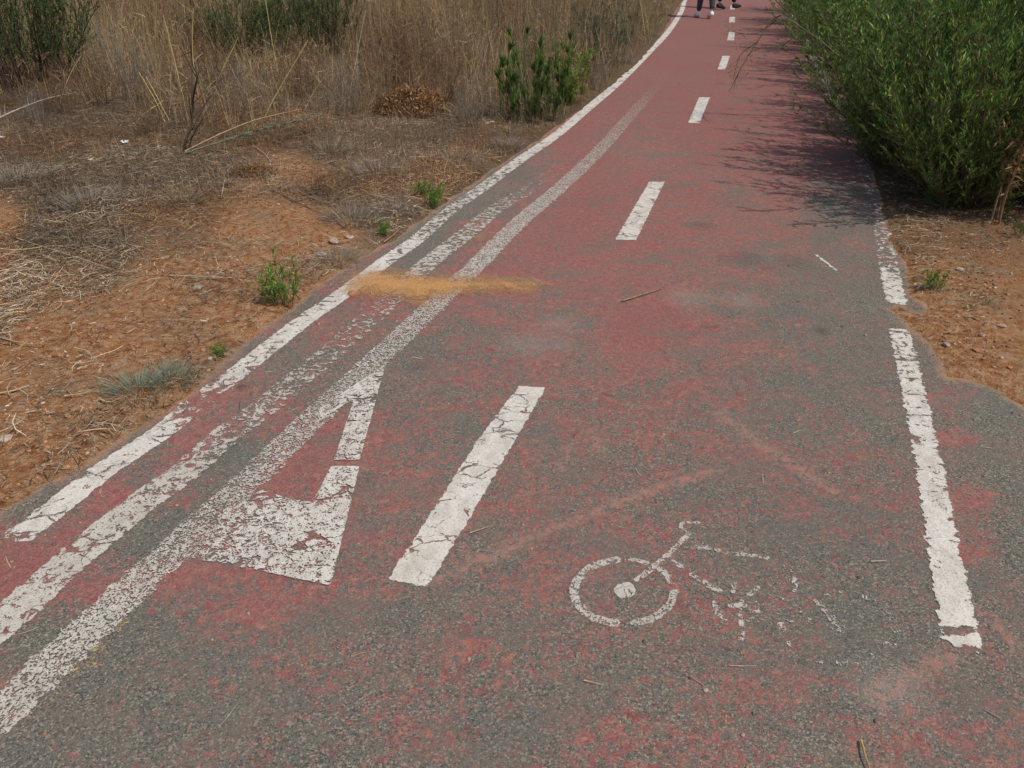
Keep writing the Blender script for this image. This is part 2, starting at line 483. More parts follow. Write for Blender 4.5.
def path_sdf(x, y):
    sh = x.shape; x = x.ravel(); y = y.ravel()
    res = np.full(x.shape, -3.0)
    ins = inside(x, y, OUT)
    cut = left_r[::2], right_r[::2]
    near = (np.abs(x) < 12) & (y > -8) & (y < 62)
    d = np.full(x.shape, 3.0)
    xs, ys = x[near], y[near]
    dd = np.full(xs.shape, 3.0)
    for ln in (left_r, right_r):
        # march in blocks so that only close segments are tested
        for a in range(0, len(ln) - 1, 12):
            blk = ln[a:a + 13]
            c = blk.mean(0); rad = np.linalg.norm(blk - c, axis=1).max() + 1.0
            k = (np.abs(xs - c[0]) < rad) & (np.abs(ys - c[1]) < rad)
            if k.any(): dd[k] = np.minimum(dd[k], seg_dist(xs[k], ys[k], blk))
    d[near] = dd
    return np.where(ins, d, -d).reshape(sh)

def grow(a, b, rate, mn=0.01):
    out = [a]
    while out[-1] < b: out.append(out[-1] + max(mn, rate * abs(out[-1])))
    return out
Y = [-400, -200, -90, -40, -20, -10, -6, -3.5, -2, -1, -0.3, 0.2, 0.5, 0.7] + grow(0.8, 40, 0.0095, 0.012) + [42, 46, 52, 60, 75, 100, 150, 250, 450, 800]
Xc = list(np.arange(-5.2, 4.2, 0.02))
Xl = [-800, -400, -200, -100, -60, -40, -28, -20, -15, -12, -10] + list(np.arange(-9, -5.25, 0.12))
Xr = list(np.arange(4.25, 9.5, 0.08)) + [10, 11, 13, 16, 20, 28, 40, 60, 100, 200, 400, 800]
X = np.array(Xl + Xc + Xr); Y = np.array(Y, dtype=float)
gx, gy = np.meshgrid(X, Y)
SD = path_sdf(gx, gy)

# ------------------------------------------------------------------ ground sheet
SOIL = [  # px, py, litter, orange, dark
    (0, 480, .12, .75, 0), (60, 440, .12, .8, 0), (110, 425, .12, .7, 0), (160, 405, .15, .6, 0), (20, 400, .15, .95, 0), (100, 400, .2, .75, 0), (150, 350, .1, .95, 0), (60, 340, .1, .95, 0), (230, 320, .05, 1, 0),
    (10, 300, .5, .7, 0), (70, 290, .5, .7, 0), (170, 290, .1, 1, 0), (260, 270, .05, 1, 0), (200, 350, .3, .6, 0), (180, 380, .4, .5, 0), (320, 260, .3, .4, 0), (240, 290, .1, 1, 0),
    (100, 255, .8, .4, .0), (0, 225, .3, 1, 0), (50, 245, .8, .3, .3), (180, 240, .6, .5, 0), (250, 235, .3, .85, 0), (300, 225, .3, .9, 0), (340, 240, .3, .6, 0),
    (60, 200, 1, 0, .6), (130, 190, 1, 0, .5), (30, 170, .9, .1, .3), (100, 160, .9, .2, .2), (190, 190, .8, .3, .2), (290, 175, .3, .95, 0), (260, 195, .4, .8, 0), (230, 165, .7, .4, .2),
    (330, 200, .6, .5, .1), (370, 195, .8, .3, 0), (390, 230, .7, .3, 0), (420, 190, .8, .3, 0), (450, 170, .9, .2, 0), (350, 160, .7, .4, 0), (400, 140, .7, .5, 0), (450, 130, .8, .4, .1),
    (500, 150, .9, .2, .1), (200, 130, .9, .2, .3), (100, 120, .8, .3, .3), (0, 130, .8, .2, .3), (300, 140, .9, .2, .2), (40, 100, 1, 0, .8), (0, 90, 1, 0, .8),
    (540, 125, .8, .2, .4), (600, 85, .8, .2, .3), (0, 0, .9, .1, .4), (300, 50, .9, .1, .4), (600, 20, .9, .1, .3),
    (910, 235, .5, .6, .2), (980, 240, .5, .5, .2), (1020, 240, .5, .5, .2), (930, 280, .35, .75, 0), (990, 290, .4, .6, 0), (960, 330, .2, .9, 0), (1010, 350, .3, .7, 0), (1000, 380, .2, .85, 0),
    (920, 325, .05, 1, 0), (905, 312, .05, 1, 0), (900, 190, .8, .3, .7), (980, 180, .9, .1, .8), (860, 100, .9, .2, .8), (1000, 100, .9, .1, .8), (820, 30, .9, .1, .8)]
pxg, pyg = PIX(gx, gy)
far = (gy < 1.0) | (gy > 24)
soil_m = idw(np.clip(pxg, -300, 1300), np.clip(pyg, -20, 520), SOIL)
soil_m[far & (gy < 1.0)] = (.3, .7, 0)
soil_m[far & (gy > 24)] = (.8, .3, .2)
out = np.clip(-SD, 0, 3)
und = vnoise(gx, gy, 11, 4, 1.3) * 0.030 + vnoise(gx, gy, 12, 3, 9.0) * 0.014 + vnoise(gx, gy, 13, 2, 26.0) * 0.009
zt = np.clip(-SD * 0.22 + vnoise(gx, gy, 14, 3, 22.0) * 0.004, -0.035, 0.012)
ztop = zt + np.clip(out / 0.5, 0, 1) * (und + 0.012) + np.clip(out, 0, 3) * 0.012
big = np.clip((np.hypot(gx, gy) - 60) / 200, 0, 1)
ztop = ztop + big * vnoise(gx / 100, gy / 100, 15, 3, 1.0) * 6.0
ny, nx = gx.shape
idx = np.arange(nx * ny).reshape(ny, nx)
F = np.stack([idx[:-1, :-1], idx[:-1, 1:], idx[1:, 1:], idx[1:, :-1]], -1).reshape(-1, 4)
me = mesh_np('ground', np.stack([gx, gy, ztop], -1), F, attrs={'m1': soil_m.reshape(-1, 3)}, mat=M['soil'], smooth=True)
tag(link('ground', me), kind='structure')

def ground_z(x, y):
    x = np.asarray(x, dtype=float); y = np.asarray(y, dtype=float)
    ix = np.clip(np.searchsorted(X, x) - 1, 0, nx - 2); iy = np.clip(np.searchsorted(Y, y) - 1, 0, ny - 2)
    fx = (x - X[ix]) / (X[ix + 1] - X[ix]); fy = (y - Y[iy]) / (Y[iy + 1] - Y[iy])
    z = ztop
    return (z[iy, ix] * (1 - fx) + z[iy, ix + 1] * fx) * (1 - fy) + (z[iy + 1, ix] * (1 - fx) + z[iy + 1, ix + 1] * fx) * fy
def gz(x, y): return max(float(ground_z(x, y)), -0.002)
def sd_at(x, y):
    ix = np.clip(np.searchsorted(X, x) - 1, 0, nx - 2); iy = np.clip(np.searchsorted(Y, y) - 1, 0, ny - 2)
    return SD[iy, ix]

# ------------------------------------------------------------------ the cycle path
RED = [(600, 40, .95), (700, 60, .95), (760, 40, .95), (690, 12, 1), (640, 90, .93), (740, 110, .9), (800, 130, .9), (560, 140, .9), (600, 160, .85), (640, 155, .62), (690, 150, .8), (760, 160, .85),
       (700, 200, .78), (780, 200, .7), (740, 190, .6), (850, 235, .35), (835, 210, .25), (600, 200, .86), (560, 235, .85), (650, 250, .75), (760, 235, .62), (720, 240, .7), (600, 290, .72), (640, 325, .95), (670, 320, .9),
       (700, 305, .45), (800, 300, .3), (770, 270, .45), (860, 300, .2), (860, 340, .3), (560, 320, .55), (450, 330, .42), (420, 350, .3), (520, 345, .5), (400, 400, .4), (430, 390, .35), (450, 440, .42), (480, 380, .5), (560, 400, .55),
       (640, 420, .5), (600, 450, .42), (720, 390, .5), (800, 390, .28), (760, 450, .52), (820, 440, .42), (850, 490, .42), (880, 410, .2), (870, 370, .25), (540, 500, .5), (600, 510, .5), (700, 500, .35), (780, 530, .32),
       (820, 510, .5), (880, 560, .25), (330, 330, .6), (300, 355, .35), (250, 405, .66), (200, 440, .72), (130, 495, .75), (60, 545, .8), (30, 560, .9), (60, 575, .8), (10, 590, .85), (230, 455, .1), (150, 530, .08), (60, 640, .08), (330, 380, .2),
       (290, 475, .8), (335, 440, .82), (310, 500, .7), (370, 500, .55), (365, 430, .6), (250, 592, .72), (200, 575, .7), (310, 600, .6), (330, 640, .3), (150, 650, .15), (60, 720, .15), (220, 690, .25), (140, 740, .25), (430, 610, .3),
       (450, 650, .45), (440, 720, .42), (350, 740, .3), (520, 560, .5), (500, 620, .35), (560, 590, .45), (620, 570, .55), (650, 610, .5), (530, 700, .3), (640, 740, .48), (700, 660, .35), (790, 665, .42), (740, 730, .4), (840, 700, .3), (780, 690, .55), (920, 730, .4),
       (850, 620, .12), (760, 590, .3), (920, 620, .25), (972, 500, .62), (972, 545, .66), (1012, 560, .2), (1000, 650, .3), (1015, 740, .4), (955, 440, .6), (945, 390, .4), (1005, 500, .15), (1000, 420, 0.02), (1010, 480, .02), (1020, 520, .1), (930, 345, .35),
       (500, 165, .25), (455, 205, .1), (530, 150, .5), (430, 240, .15), (470, 195, .25), (370, 300, .8), (300, 300, .3), (250, 345, .35), (120, 450, .3), (40, 500, .2), (390, 270, .35), (480, 230, .7), (500, 270, .8), (450, 300, .8)]
cell = (SD[:-1, :-1] > -0.10) | (SD[1:, 1:] > -0.10) | (SD[:-1, 1:] > -0.10) | (SD[1:, :-1] > -0.10)
rr, cc_ = np.nonzero(cell & (gy[:-1, :-1] > -7) & (gy[1:, 1:] < 61))
quad = np.stack([idx[rr, cc_], idx[rr, cc_ + 1], idx[rr + 1, cc_ + 1], idx[rr + 1, cc_]], -1)
used, inv = np.unique(quad, return_inverse=True)
qx, qy = gx.ravel()[used], gy.ravel()[used]
ppx, ppy = PIX(qx, qy)
cov = idw(np.clip(ppx, -100, 1150), np.clip(ppy, -5, 800), RED, 3.2)[:, 0]
cov = np.where(qy > 18, .97, np.where(qy < 0.85, .35, cov))
streak = np.zeros(qx.shape)
for pl, wd in (([(720, 413), (760, 445), (800, 470), (832, 492)], .030), ([(470, 560), (540, 535), (610, 505), (720, 468)], .020), ([(660, 708), (820, 690)], 0.0),
               ([(875, 698), (910, 678), (945, 655)], .035), ([(590, 430), (602, 452)], .018), ([(440, 580), (530, 540)], .02), ([(985, 610), (1020, 650)], .02), ([(560, 470), (572, 440)], .012)):
    if wd <= 0: continue
    dd = seg_dist(qx, qy, [G(*p) for p in pl])
    streak = np.maximum(streak, np.clip(1.2 - dd / wd, 0, 1))
stain = np.zeros(qx.shape)
for (a, b_, rad, s_) in ((241, 387, .022, 1), (711, 327, .03, .6), (821, 331, .032, .7), (742, 258, .10, .35), (795, 262, .10, .3), (700, 226, .08, .3), (420, 365, .05, .25), (770, 268, .05, .3), (925, 312, .06, .4), (560, 330, .03, .4)):
    c0 = G(a, b_); stain = np.maximum(stain, s_ * np.clip(1.4 - np.hypot(qx - c0[0], qy - c0[1]) / rad, 0, 1))
pale = np.zeros(qx.shape)
for (a, b_, rad) in ((890, 690, .09), (560, 325, .10), (690, 298, .12), (740, 300, .10), (560, 345, .06), (530, 345, .12)):
    c0 = G(a, b_); pale = np.maximum(pale, np.clip(1.3 - np.hypot(qx - c0[0], qy - c0[1]) / rad, 0, 1))
qz = vnoise(qx, qy, 21, 2, 0.7) * 0.0
me = mesh_np('cycle_path', np.stack([qx, qy, qz], -1), inv.reshape(-1, 4), attrs={'m1': np.stack([cov, streak, stain, pale], -1), 'edge': SD.ravel()[used]}, mat=M['path'])
path = link('cycle_path', me)
tag(path, 'worn red and grey asphalt cycle path curving away between dry grass and green bushes', kind='structure')

ZM = [0.002]
def shape_mark(name, label, mat, shapes, res=0.008, wear=0.2, pad=0.03, z=None, wearf=None):
    """shapes: ('poly', pts) / ('line', pts, half width) / ('ring', centre, rx, ry, half) in ground metres"""
    allp = np.vstack([np.asarray(s[1])[:, :2] for s in shapes])
    mx = max([s[2] for s in shapes if s[0] == 'line'] + [0]) + pad
    x = np.arange(allp[:, 0].min() - mx, allp[:, 0].max() + mx, res); y = np.arange(allp[:, 1].min() - mx, allp[:, 1].max() + mx, res)
    a, b_ = np.meshgrid(x, y); s_ = np.full(a.shape, -1.0)
    for s in shapes:
        d = poly_sdf(a, b_, s[1]) if s[0] == 'poly' else s[2] - seg_dist(a, b_, s[1])
        s_ = np.maximum(s_, d)
    k = s_ > -pad * 0.8
    cl = k[:-1, :-1] & k[1:, 1:] & k[1:, :-1] & k[:-1, 1:]
    r_, c_ = np.nonzero(cl); ii = np.arange(a.size).reshape(a.shape)
    qd = np.stack([ii[r_, c_], ii[r_, c_ + 1], ii[r_ + 1, c_ + 1], ii[r_ + 1, c_]], -1)
    us, iv = np.unique(qd, return_inverse=True)
    vx, vy = a.ravel()[us], b_.ravel()[us]
    we = np.full(vx.shape, wear) if wearf is None else wearf(vx, vy)
    zz = ZM[0] if z is None else z
    me = mesh_np(name, np.stack([vx, vy, np.full(vx.shape, zz)], -1), iv.reshape(-1, 4), attrs={'sdf': s_.ravel()[us], 'wear': we}, mat=mat)
    return tag(link(name, me, path), label)

def line_mark(name, label, mat, pts, wears, half=0.05, z=0.002, extra=None, step=0.03, back=0):
    g = [G(*p) for p in pts] + (extra or [])
    if back:
        u = np.array(g[0]) - np.array(g[1]); nb_ = max(1, int(back / np.linalg.norm(u))); g = [tuple(np.array(g[0]) + u * (nb_ - i)) for i in range(nb_)] + g; wears = [wears[0]] * nb_ + list(wears)
    wv = list(wears) + [wears[-1]] * (len(g) - len(wears))
    src = np.array(g); ln = smooth_line(src, step)
    cum = np.concatenate([[0], np.cumsum(np.linalg.norm(np.diff(src, axis=0), axis=1))])
    cl = np.concatenate([[0], np.cumsum(np.linalg.norm(np.diff(ln, axis=0), axis=1))]); cl *= cum[-1] / cl[-1]
    we = np.interp(cl, cum, wv)
    d = np.gradient(ln, axis=0); n = norm(np.stack([-d[:, 1], d[:, 0]], 1))
    off = np.linspace(-(half + .02), half + .02, 7)
    V = ln[:, None, :] + n[:, None, :] * off[None, :, None]
    K, L = V.shape[:2]; V3 = np.concatenate([V, np.full((K, L, 1), z)], -1)
    endd = np.minimum(cl, cl[-1] - cl)
    s_ = np.minimum(half - np.abs(off)[None, :], endd[:, None] - 0.01)
    ii = np.arange(K * L).reshape(K, L)
    F = np.stack([ii[:-1, :-1], ii[:-1, 1:], ii[1:, 1:], ii[1:, :-1]], -1).reshape(-1, 4)
    me = mesh_np(name, V3, F, attrs={'sdf': s_.ravel(), 'wear': np.repeat(we, L)}, mat=mat)
    return tag(link(name, me, path), label)

L1 = [(10, 543), (45, 517), (105, 470), (165, 430), (195, 403), (235, 375), (270, 347), (305, 320), (340, 296), (385, 262), (415, 241), (450, 211), (485, 186), (520, 160), (555, 136), (585, 111), (620, 81), (650, 51), (668, 32), (681, 12), (686, -1)]
W1 = [.45, .2, .15, .3, .72, .38, .3, .3, .25, .12, .45, .55, .45, .35, .25, .1, .05, .05, .05, .05, .05]
line_mark('edge_line', 'white edge line along the left side of the path, solid in the distance', P_solid, L1, W1, 0.049, 0.002, [(4.35, 21.0), (5.2, 25.5), (5.75, 31), (5.8, 38)])
L2 = [(-60, 672), (0, 625), (50, 580), (100, 537), (150, 497), (185, 472), (220, 441), (260, 411), (300, 378), (340, 345), (375, 314), (405, 286), (430, 262), (465, 235), (498, 208), (545, 178), (590, 137), (640, 88), (690, 30)]
W2 = [.4, .38, .38, .36, .42, .45, .52, .55, .58, .62, .62, .55, .4, .5, .55, .75, .82, .82, .84]
line_mark('old_edge_line', 'ragged half worn white line just inside the left edge line', P_old, L2, W2, 0.058, 0.003, None, .03, 2.5)
L3 = [(-70, 775), (0, 715), (50, 668), (100, 620), (150, 573), (200, 528), (250, 481), (300, 432), (350, 385), (395, 343), (435, 305), (480, 262), (520, 222), (560, 188), (600, 150), (640, 105), (662, 80), (690, 45)]
W3 = [.46, .46, .46, .46, .48, .52, .52, .53, .52, .52, .5, .47, .48, .50, .54, .62, .78, .88]
line_mark('ground_off_line', 'speckled ground off white line running diagonally through the triangle', P_spk, L3, W3, 0.057, 0.004, None, .03, 2.5)
RL = [(967, 652), (958, 605), (949, 560), (941, 510), (930, 450), (918, 395), (909, 355), (903, 328)]
line_mark('edge_line', 'near white edge line on the right, broken by cross cracks', P_right, [(a - 4, b) for a, b in RL], [.14, .18, .2, .22, .28, .32, .36, .4], 0.042)
RL2 = [(897, 305), (893, 288), (888, 262), (884, 238), (881, 212), (872, 190), (862, 165), (855, 148), (845, 120), (835, 100)]
line_mark('edge_line', 'far white edge line on the right, mostly flaked off beside the bushes', P_right, RL2, [.35, .3, .58, .58, .62, .68, .6, .68, .6, .5], 0.046, 0.002, [(3.46, 9.3), (3.98, 11.3), (4.75, 14.3), (5.5, 17.3)])

DASH = [([(389, 578), (402, 583), (428, 587), (470, 518), (546, 388), (519, 386), (478, 440)], 'nearest white centre dash, long and chipped, beside the white triangle', .16),
        ([(615, 240), (636, 240.5), (665, 182), (649, 182)], 'second white centre dash beyond the sand spill', .12),
        ([(688, 123), (699.5, 123.5), (710, 97.5), (699, 97.5)], 'third white centre dash level with the bush shadows', .12),
        ([(717.5, 69.5), (725.5, 69.5), (730, 56), (722.5, 56)], 'fourth white centre dash under the overhanging twigs', .1),
        ([(727, 40.5), (734, 40.5), (735, 32), (729, 32)], 'fifth white centre dash, just beyond the overhanging twigs', .1),
        ([(729, 22.5), (735, 22.5), (735, 17), (729.5, 17)], 'sixth white centre dash beside the walkers feet', .1),
        ([(730, 9.5), (735, 9.5), (735, 5.5), (730.5, 5.5)], 'farthest white centre dash by the second walkers shoe', .1)]
for k, (pl, lb, we) in enumerate(DASH):
    shape_mark('centre_dash', lb, P_dash, [('poly', [G(*p) for p in pl])], 0.008 if k < 2 else 0.015, we, 0.03)['group'] = 'white centre line dashes'

TRI = [('poly', [G(*p) for p in [(386, 365), (360, 461), (334, 461), (354, 400), (322, 420), (318, 410)]]),
       ('poly', [G(*p) for p in [(360, 467), (331, 587), (265, 573), (190, 559), (215, 520), (262, 490), (290, 500), (313, 503), (331, 467)]])]
tri_c = G(325, 430)
shape_mark('triangle', 'white painted triangle outline with a thick crazed base bar', P_tri, TRI, 0.008, .3, 0.025, 0.005,
           wearf=lambda x, y: np.clip(.40 + np.clip((-.62 - x) * .55, 0, .3), 0, 1))

# bicycle symbol, mostly worn away
bk = lambda pts, hw: ('line', [G(*p) for p in pts], hw)
ringp = lambda cx, cy, rx, ry, a0, a1: [(cx + rx * math.cos(R(a)), cy + ry * math.sin(R(a))) for a in np.arange(a0, a1 + .1, 6)]
sh_ = .82
BS = [bk(ringp(624, 592, 50, 32, 100, 262), .016), bk(ringp(624, 592, 50, 32, -82, -62), .011), bk(ringp(624, 592, 50, 32, -48, -14), .013), bk(ringp(624, 592, 50, 32, 0, 78), .014),
      ('poly', [G(*p) for p in ringp(625, 591, 11, 8, 0, 354)]), bk([(637, 580), (655, 566), (672, 551), (688, 535)], .011), bk([(690, 534), (680, 528), (682, 523), (700, 523)], .006),
      bk([(696, 547), (710, 549), (732, 554), (768, 558)], .010), bk([(672, 561), (681, 567)], .010), bk([(692, 575), (706, 584), (720, 592)], .011), bk([(714, 602), (717, 614), (725, 620)], .008),
      bk([(735, 584), (733, 592)], .009), bk([(758, 588), (742, 602), (740, 618), (743, 634)], .008), bk([(731, 606), (745, 606)], .009), bk([(752, 611), (757, 611)], .012), bk([(795, 578), (794, 596)], .009),
      bk([(781, 626), (782, 630)], .014), bk([(815, 601), (826, 612), (838, 629)], .010), bk([(862, 596), (870, 600)], .009), bk([(880, 608), (888, 613)], .007), bk([(893, 628), (895, 632)], .008),
      bk([(886, 645), (895, 645)], .008), bk([(838, 663), (846, 665)], .010), bk([(855, 663), (868, 664)], .006), bk([(816, 662), (824, 663)], .005), bk([(789, 643), (789, 645)], .009), bk([(778, 598), (782, 599)], .007),
      bk([(750, 620), (754, 618)], .009), bk([(809, 619), (812, 621)], .006), bk([(768, 570), (772, 572)], .003)]
BS = [b_ if b_[0] == 'poly' else (b_[0], b_[1], b_[2] * sh_) for b_ in BS]
shape_mark('bicycle_symbol', 'faded white bicycle symbol with one round wheel still clear', P_bike, BS, 0.006, .22, 0.015,
           wearf=lambda x, y: np.where(np.hypot(x - G(625, 591)[0], y - G(625, 591)[1]) < .05, .02, np.clip(.45 + np.clip((x - .42) * .3, 0, .14), 0, 1)))
GH = [bk([(690, 538), (757, 611)], .010), bk([(793, 572), (757, 611), (740, 640)], .010), bk([(696, 548), (792, 566)], .010), bk([(757, 611), (800, 622), (843, 630)], .010), bk([(795, 576), (843, 630)], .010),
      bk(ringp(843, 628, 53, 34, 0, 360), .012), bk(ringp(757, 611, 16, 10, 0, 360), .008), bk(ringp(624, 592, 50, 32, 0, 360), .014)]
shape_mark('bicycle_trace', 'barely visible flecks left of the bicycle frame and rear wheel', P_bike, GH, 0.006, .73, 0.015, 0.003)
shape_mark('paint_scratch', 'thin white scratch on the grey asphalt near the right line', P_dash, [bk([(816, 255), (825, 262), (837, 271)], .008)], 0.008, .3, .012)
shape_mark('paint_fleck', 'faint yellow paint flecks beside the lower left line', P_yel, [bk([(75, 666), (90, 663)], .018), bk([(92, 650), (103, 647)], .01), bk([(60, 690), (50, 700)], .01), bk([(120, 628), (124, 622)], .01), bk([(360, 450), (366, 444)], .01)], 0.006, .62, .02)

# spilled sand
sp = [G(*p) for p in [(345, 292), (352, 276), (378, 271), (420, 276), (470, 279), (520, 279), (545, 286), (530, 293), (480, 292), (440, 298), (420, 305), (400, 298), (370, 297)]]
sp2 = [G(*p) for p in [(470, 240), (480, 233), (492, 234), (484, 243)]]
x = np.arange(-1.6, 0.5, .012); y = np.arange(3.1, 4.9, .012)
a, b_ = np.meshgrid(x, y)
s_ = np.maximum(poly_sdf(a, b_, sp), poly_sdf(a, b_, sp2) - 0.03)
k = s_ > -.14; cl = k[:-1, :-1] & k[1:, 1:] & k[1:, :-1] & k[:-1, 1:]; r_, c_ = np.nonzero(cl); ii = np.arange(a.size).reshape(a.shape)
us, iv = np.unique(np.stack([ii[r_, c_], ii[r_, c_ + 1], ii[r_ + 1, c_ + 1], ii[r_ + 1, c_]], -1), return_inverse=True)
vx, vy, vs = a.ravel()[us], b_.ravel()[us], s_.ravel()[us]
me = mesh_np('spilled_sand', np.stack([vx, vy, 0.007 + np.clip(vs, 0, .06) * .05], -1), iv.reshape(-1, 4), attrs={'sdf': vs}, mat=M['sand'], smooth=True)
tag(link('spilled_sand', me), 'orange sand washed across the left lines onto the path', kind='stuff')

# ------------------------------------------------------------------ scattered dry matter
rng = np.random.RandomState(42)
STRAW = np.array([(.46, .37, .23), (.36, .29, .19), (.30, .26, .21), (.22, .155, .10), (.15, .10, .065), (.52, .45, .33), (.085, .06, .045), (.34, .21, .11)])
def pick(n, p): return STRAW[rng.choice(len(STRAW), n, p=np.array(p) / np.sum(p))] * rng.uniform(.75, 1.2, (n, 1))
def sample(n, x0, x1, y0, y1, dens):
    """points on bare ground with probability dens(px,py,x,y); more of them close by"""
    res = []
    tot = 0
    while tot < n:
        m_ = n * 3
        x = rng.uniform(x0, x1, m_); y = y0 * (y1 / y0)**rng.rand(m_)
        x = x * np.clip(y / y1 * 1.4, .35, 1) if x0 < 0 < x1 else x
        px, py = PIX(x, y)
        k = (rng.rand(m_) < dens(px, py, x, y)) & (sd_at(x, y) < -0.015)
        res.append(np.stack([x[k], y[k]], 1)); tot += k.sum()
        if k.sum() == 0: break
    return np.concatenate(res)[:n]

def litter_d(px, py, x, y):
    v = idw(np.clip(px, -300, 1300), np.clip(py, -20, 520), SOIL)
    cl_ = vnoise(x, y, 31, 3, 2.2)
    return np.clip(v[:, 0] * 1.1 - .12 + cl_ * .55, 0.02, 1)

def lay(pts, n_len, width, cols, lift=0.02, K=4, bend=.25):
    n = len(pts); ang = rng.rand(n) * 2 * math.pi; L = rng.uniform(n_len[0], n_len[1], n)
    d = np.stack([np.cos(ang), np.sin(ang)], 1); pr = np.stack([-d[:, 1], d[:, 0]], 1)
    t = np.linspace(-.5, .5, K)
    cv = rng.normal(0, bend, n)
    xy = pts[:, None, :] + d[:, None, :] * (t[None, :, None] * L[:, None, None]) + pr[:, None, :] * ((t**2)[None, :, None] * (cv * L)[:, None, None])
    z = np.maximum(ground_z(xy[..., 0], xy[..., 1]), 0) + rng.rand(n)[:, None]**2 * lift + (rng.normal(0, .12, n) * L)[:, None] * t[None, :] + .003
    P = np.concatenate([xy, np.maximum(z, np.maximum(ground_z(xy[..., 0], xy[..., 1]), 0) + .001)[..., None]], -1)
    W = np.tile(np.array([.6] + [1] * (K - 2) + [.4]), (n, 1)) * rng.uniform(width[0], width[1], n)[:, None]
    side = np.stack([pr[:, 0], pr[:, 1], rng.normal(0, .5, n)], 1)
    return ribbons(P, W, side, cols)

def patch(pts):
    v = idw(*[np.clip(a_, l_, h_) for a_, l_, h_ in zip(PIX(pts[:, 0], pts[:, 1]), (-300, -20), (1300, 520))], SOIL)
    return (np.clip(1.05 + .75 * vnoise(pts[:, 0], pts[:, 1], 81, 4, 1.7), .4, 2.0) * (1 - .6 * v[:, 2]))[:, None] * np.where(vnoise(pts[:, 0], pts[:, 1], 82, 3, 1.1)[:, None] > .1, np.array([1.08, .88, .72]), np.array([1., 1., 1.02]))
lp = sample(46000, -6, 4.2, 1.4, 10.5, litter_d)
lp = lp[(lp[:, 0] < 0.9) | (lp[:, 1] < 5.2)]
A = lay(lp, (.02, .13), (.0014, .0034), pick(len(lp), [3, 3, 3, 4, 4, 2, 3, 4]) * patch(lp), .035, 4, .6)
lp2 = sample(52000, -6, 4.2, 1.4, 9, lambda px, py, x, y: np.clip(litter_d(px, py, x, y) * .7 + .04, 0, 1))
B = lay(lp2, (.005, .035), (.0015, .006), pick(len(lp2), [2, 2, 1, 4, 6, 2, 6, 5]) * patch(lp2), .016, 3, .8)
tag(link('dry_litter', mesh_np('dry_litter', *merge([A, B]), mat=M['straw'])), 'dead straw and plant scraps lying thick over the earth beside the path', kind='stuff')
# low matted dead weeds standing a few cm above the earth
def upright(pts, h, lean, width, cols, K=4, curve=.5, clump=False):
    n = len(pts); ang = rng.rand(n) * 2 * math.pi
    if clump: ang = 2.5 * math.pi * vnoise(pts[:, 0], pts[:, 1], 91, 2, 1.9) + rng.normal(0, .9, n); lean = lean * np.clip(1 + 1.2 * vnoise(pts[:, 0], pts[:, 1], 92, 2, 2.3), .15, 3)


    H = rng.uniform(h[0], h[1], n) if np.ndim(h[0]) == 0 else h[0] * rng.uniform(.6, 1.15, n)
    ti = np.abs(rng.normal(0, lean, n)); d = np.stack([np.cos(ang), np.sin(ang)], 1)
    t = np.linspace(0, 1, K)
    th = ti[:, None] * (1 + curve * t[None, :] * 1.5)
    seg = H[:, None] / (K - 1)
    dz = np.cos(th) * seg; dr = np.sin(th) * seg
    z = np.cumsum(dz, 1) - dz; r = np.cumsum(dr, 1) - dr
    P = np.stack([pts[:, None, 0] + d[:, None, 0] * r, pts[:, None, 1] + d[:, None, 1] * r, np.maximum(ground_z(pts[:, 0], pts[:, 1]), 0)[:, None] + z - .005], -1)
    W = np.linspace(1, .35, K)[None, :] * rng.uniform(width[0], width[1], n)[:, None]
    a2 = rng.rand(n) * math.pi
    side = np.stack([np.cos(a2), np.sin(a2), np.zeros(n)], 1)
    return ribbons(P, W, side, cols), P

mp = sample(46000, -6, 1.2, 3.8, 10, lambda px, py, x, y: np.clip(litter_d(px, py, x, y) - .35 + .7 * vnoise(x, y, 77, 3, 1.6), 0, 1) * (py < 255))
C1, _ = upright(mp, (.02, .13), .85, (.0014, .003), pick(len(mp), [2, 2, 4, 4, 5, 1, 5, 4]) * patch(mp), 4)
tag(link('matted_weeds', mesh_np('matted_weeds', *C1, mat=M['straw'])), 'low matted grey brown dead weeds in front of the tall grass', kind='stuff')

# tall dry grass
def edge_off(x, y): return -sd_at(x, y)
def grass_pts(n, y0, y1):
    res = []
    tot = 0
    while tot < n:
        m_ = n * 3
        y = rng.uniform(y0, y1, m_)**1.0; x = rng.uniform(-11, 6.5, m_)
        px, py = PIX(x, y)
        front = np.interp(px, [-200, 0, 60, 150, 200, 260, 330, 400, 440, 480, 520, 560, 600], [118, 108, 105, 122, 140, 138, 132, 112, 118, 132, 135, 118, 100])
        side_ = x < np.interp(y, left_r[:, 1], left_r[:, 0]) - 0.03 - .12 * rng.rand(m_)
        k = side_ & (py < front + 18 * vnoise(x, y, 54, 3, 1.4) + rng.normal(0, 11, m_)) & (px > -260) & (rng.rand(m_) < .55 + 1.3 * vnoise(x, y, 51, 3, 1.7)) & (rng.rand(m_) < 9.0 / y + .15)
        res.append(np.stack([x[k], y[k]], 1)); tot += k.sum()
    return np.concatenate(res)[:n]
gp = grass_pts(62000, 6.0, 27.0)
edge = np.clip(edge_off(gp[:, 0], gp[:, 1]), 0, 3)
hh = np.clip(.14 + (gp[:, 1] - 6.5) * .17, .14, .85) * (1 + .45 * vnoise(gp[:, 0], gp[:, 1], 52, 3, .9)) * np.clip(.32 + edge * .9, .32, 1)
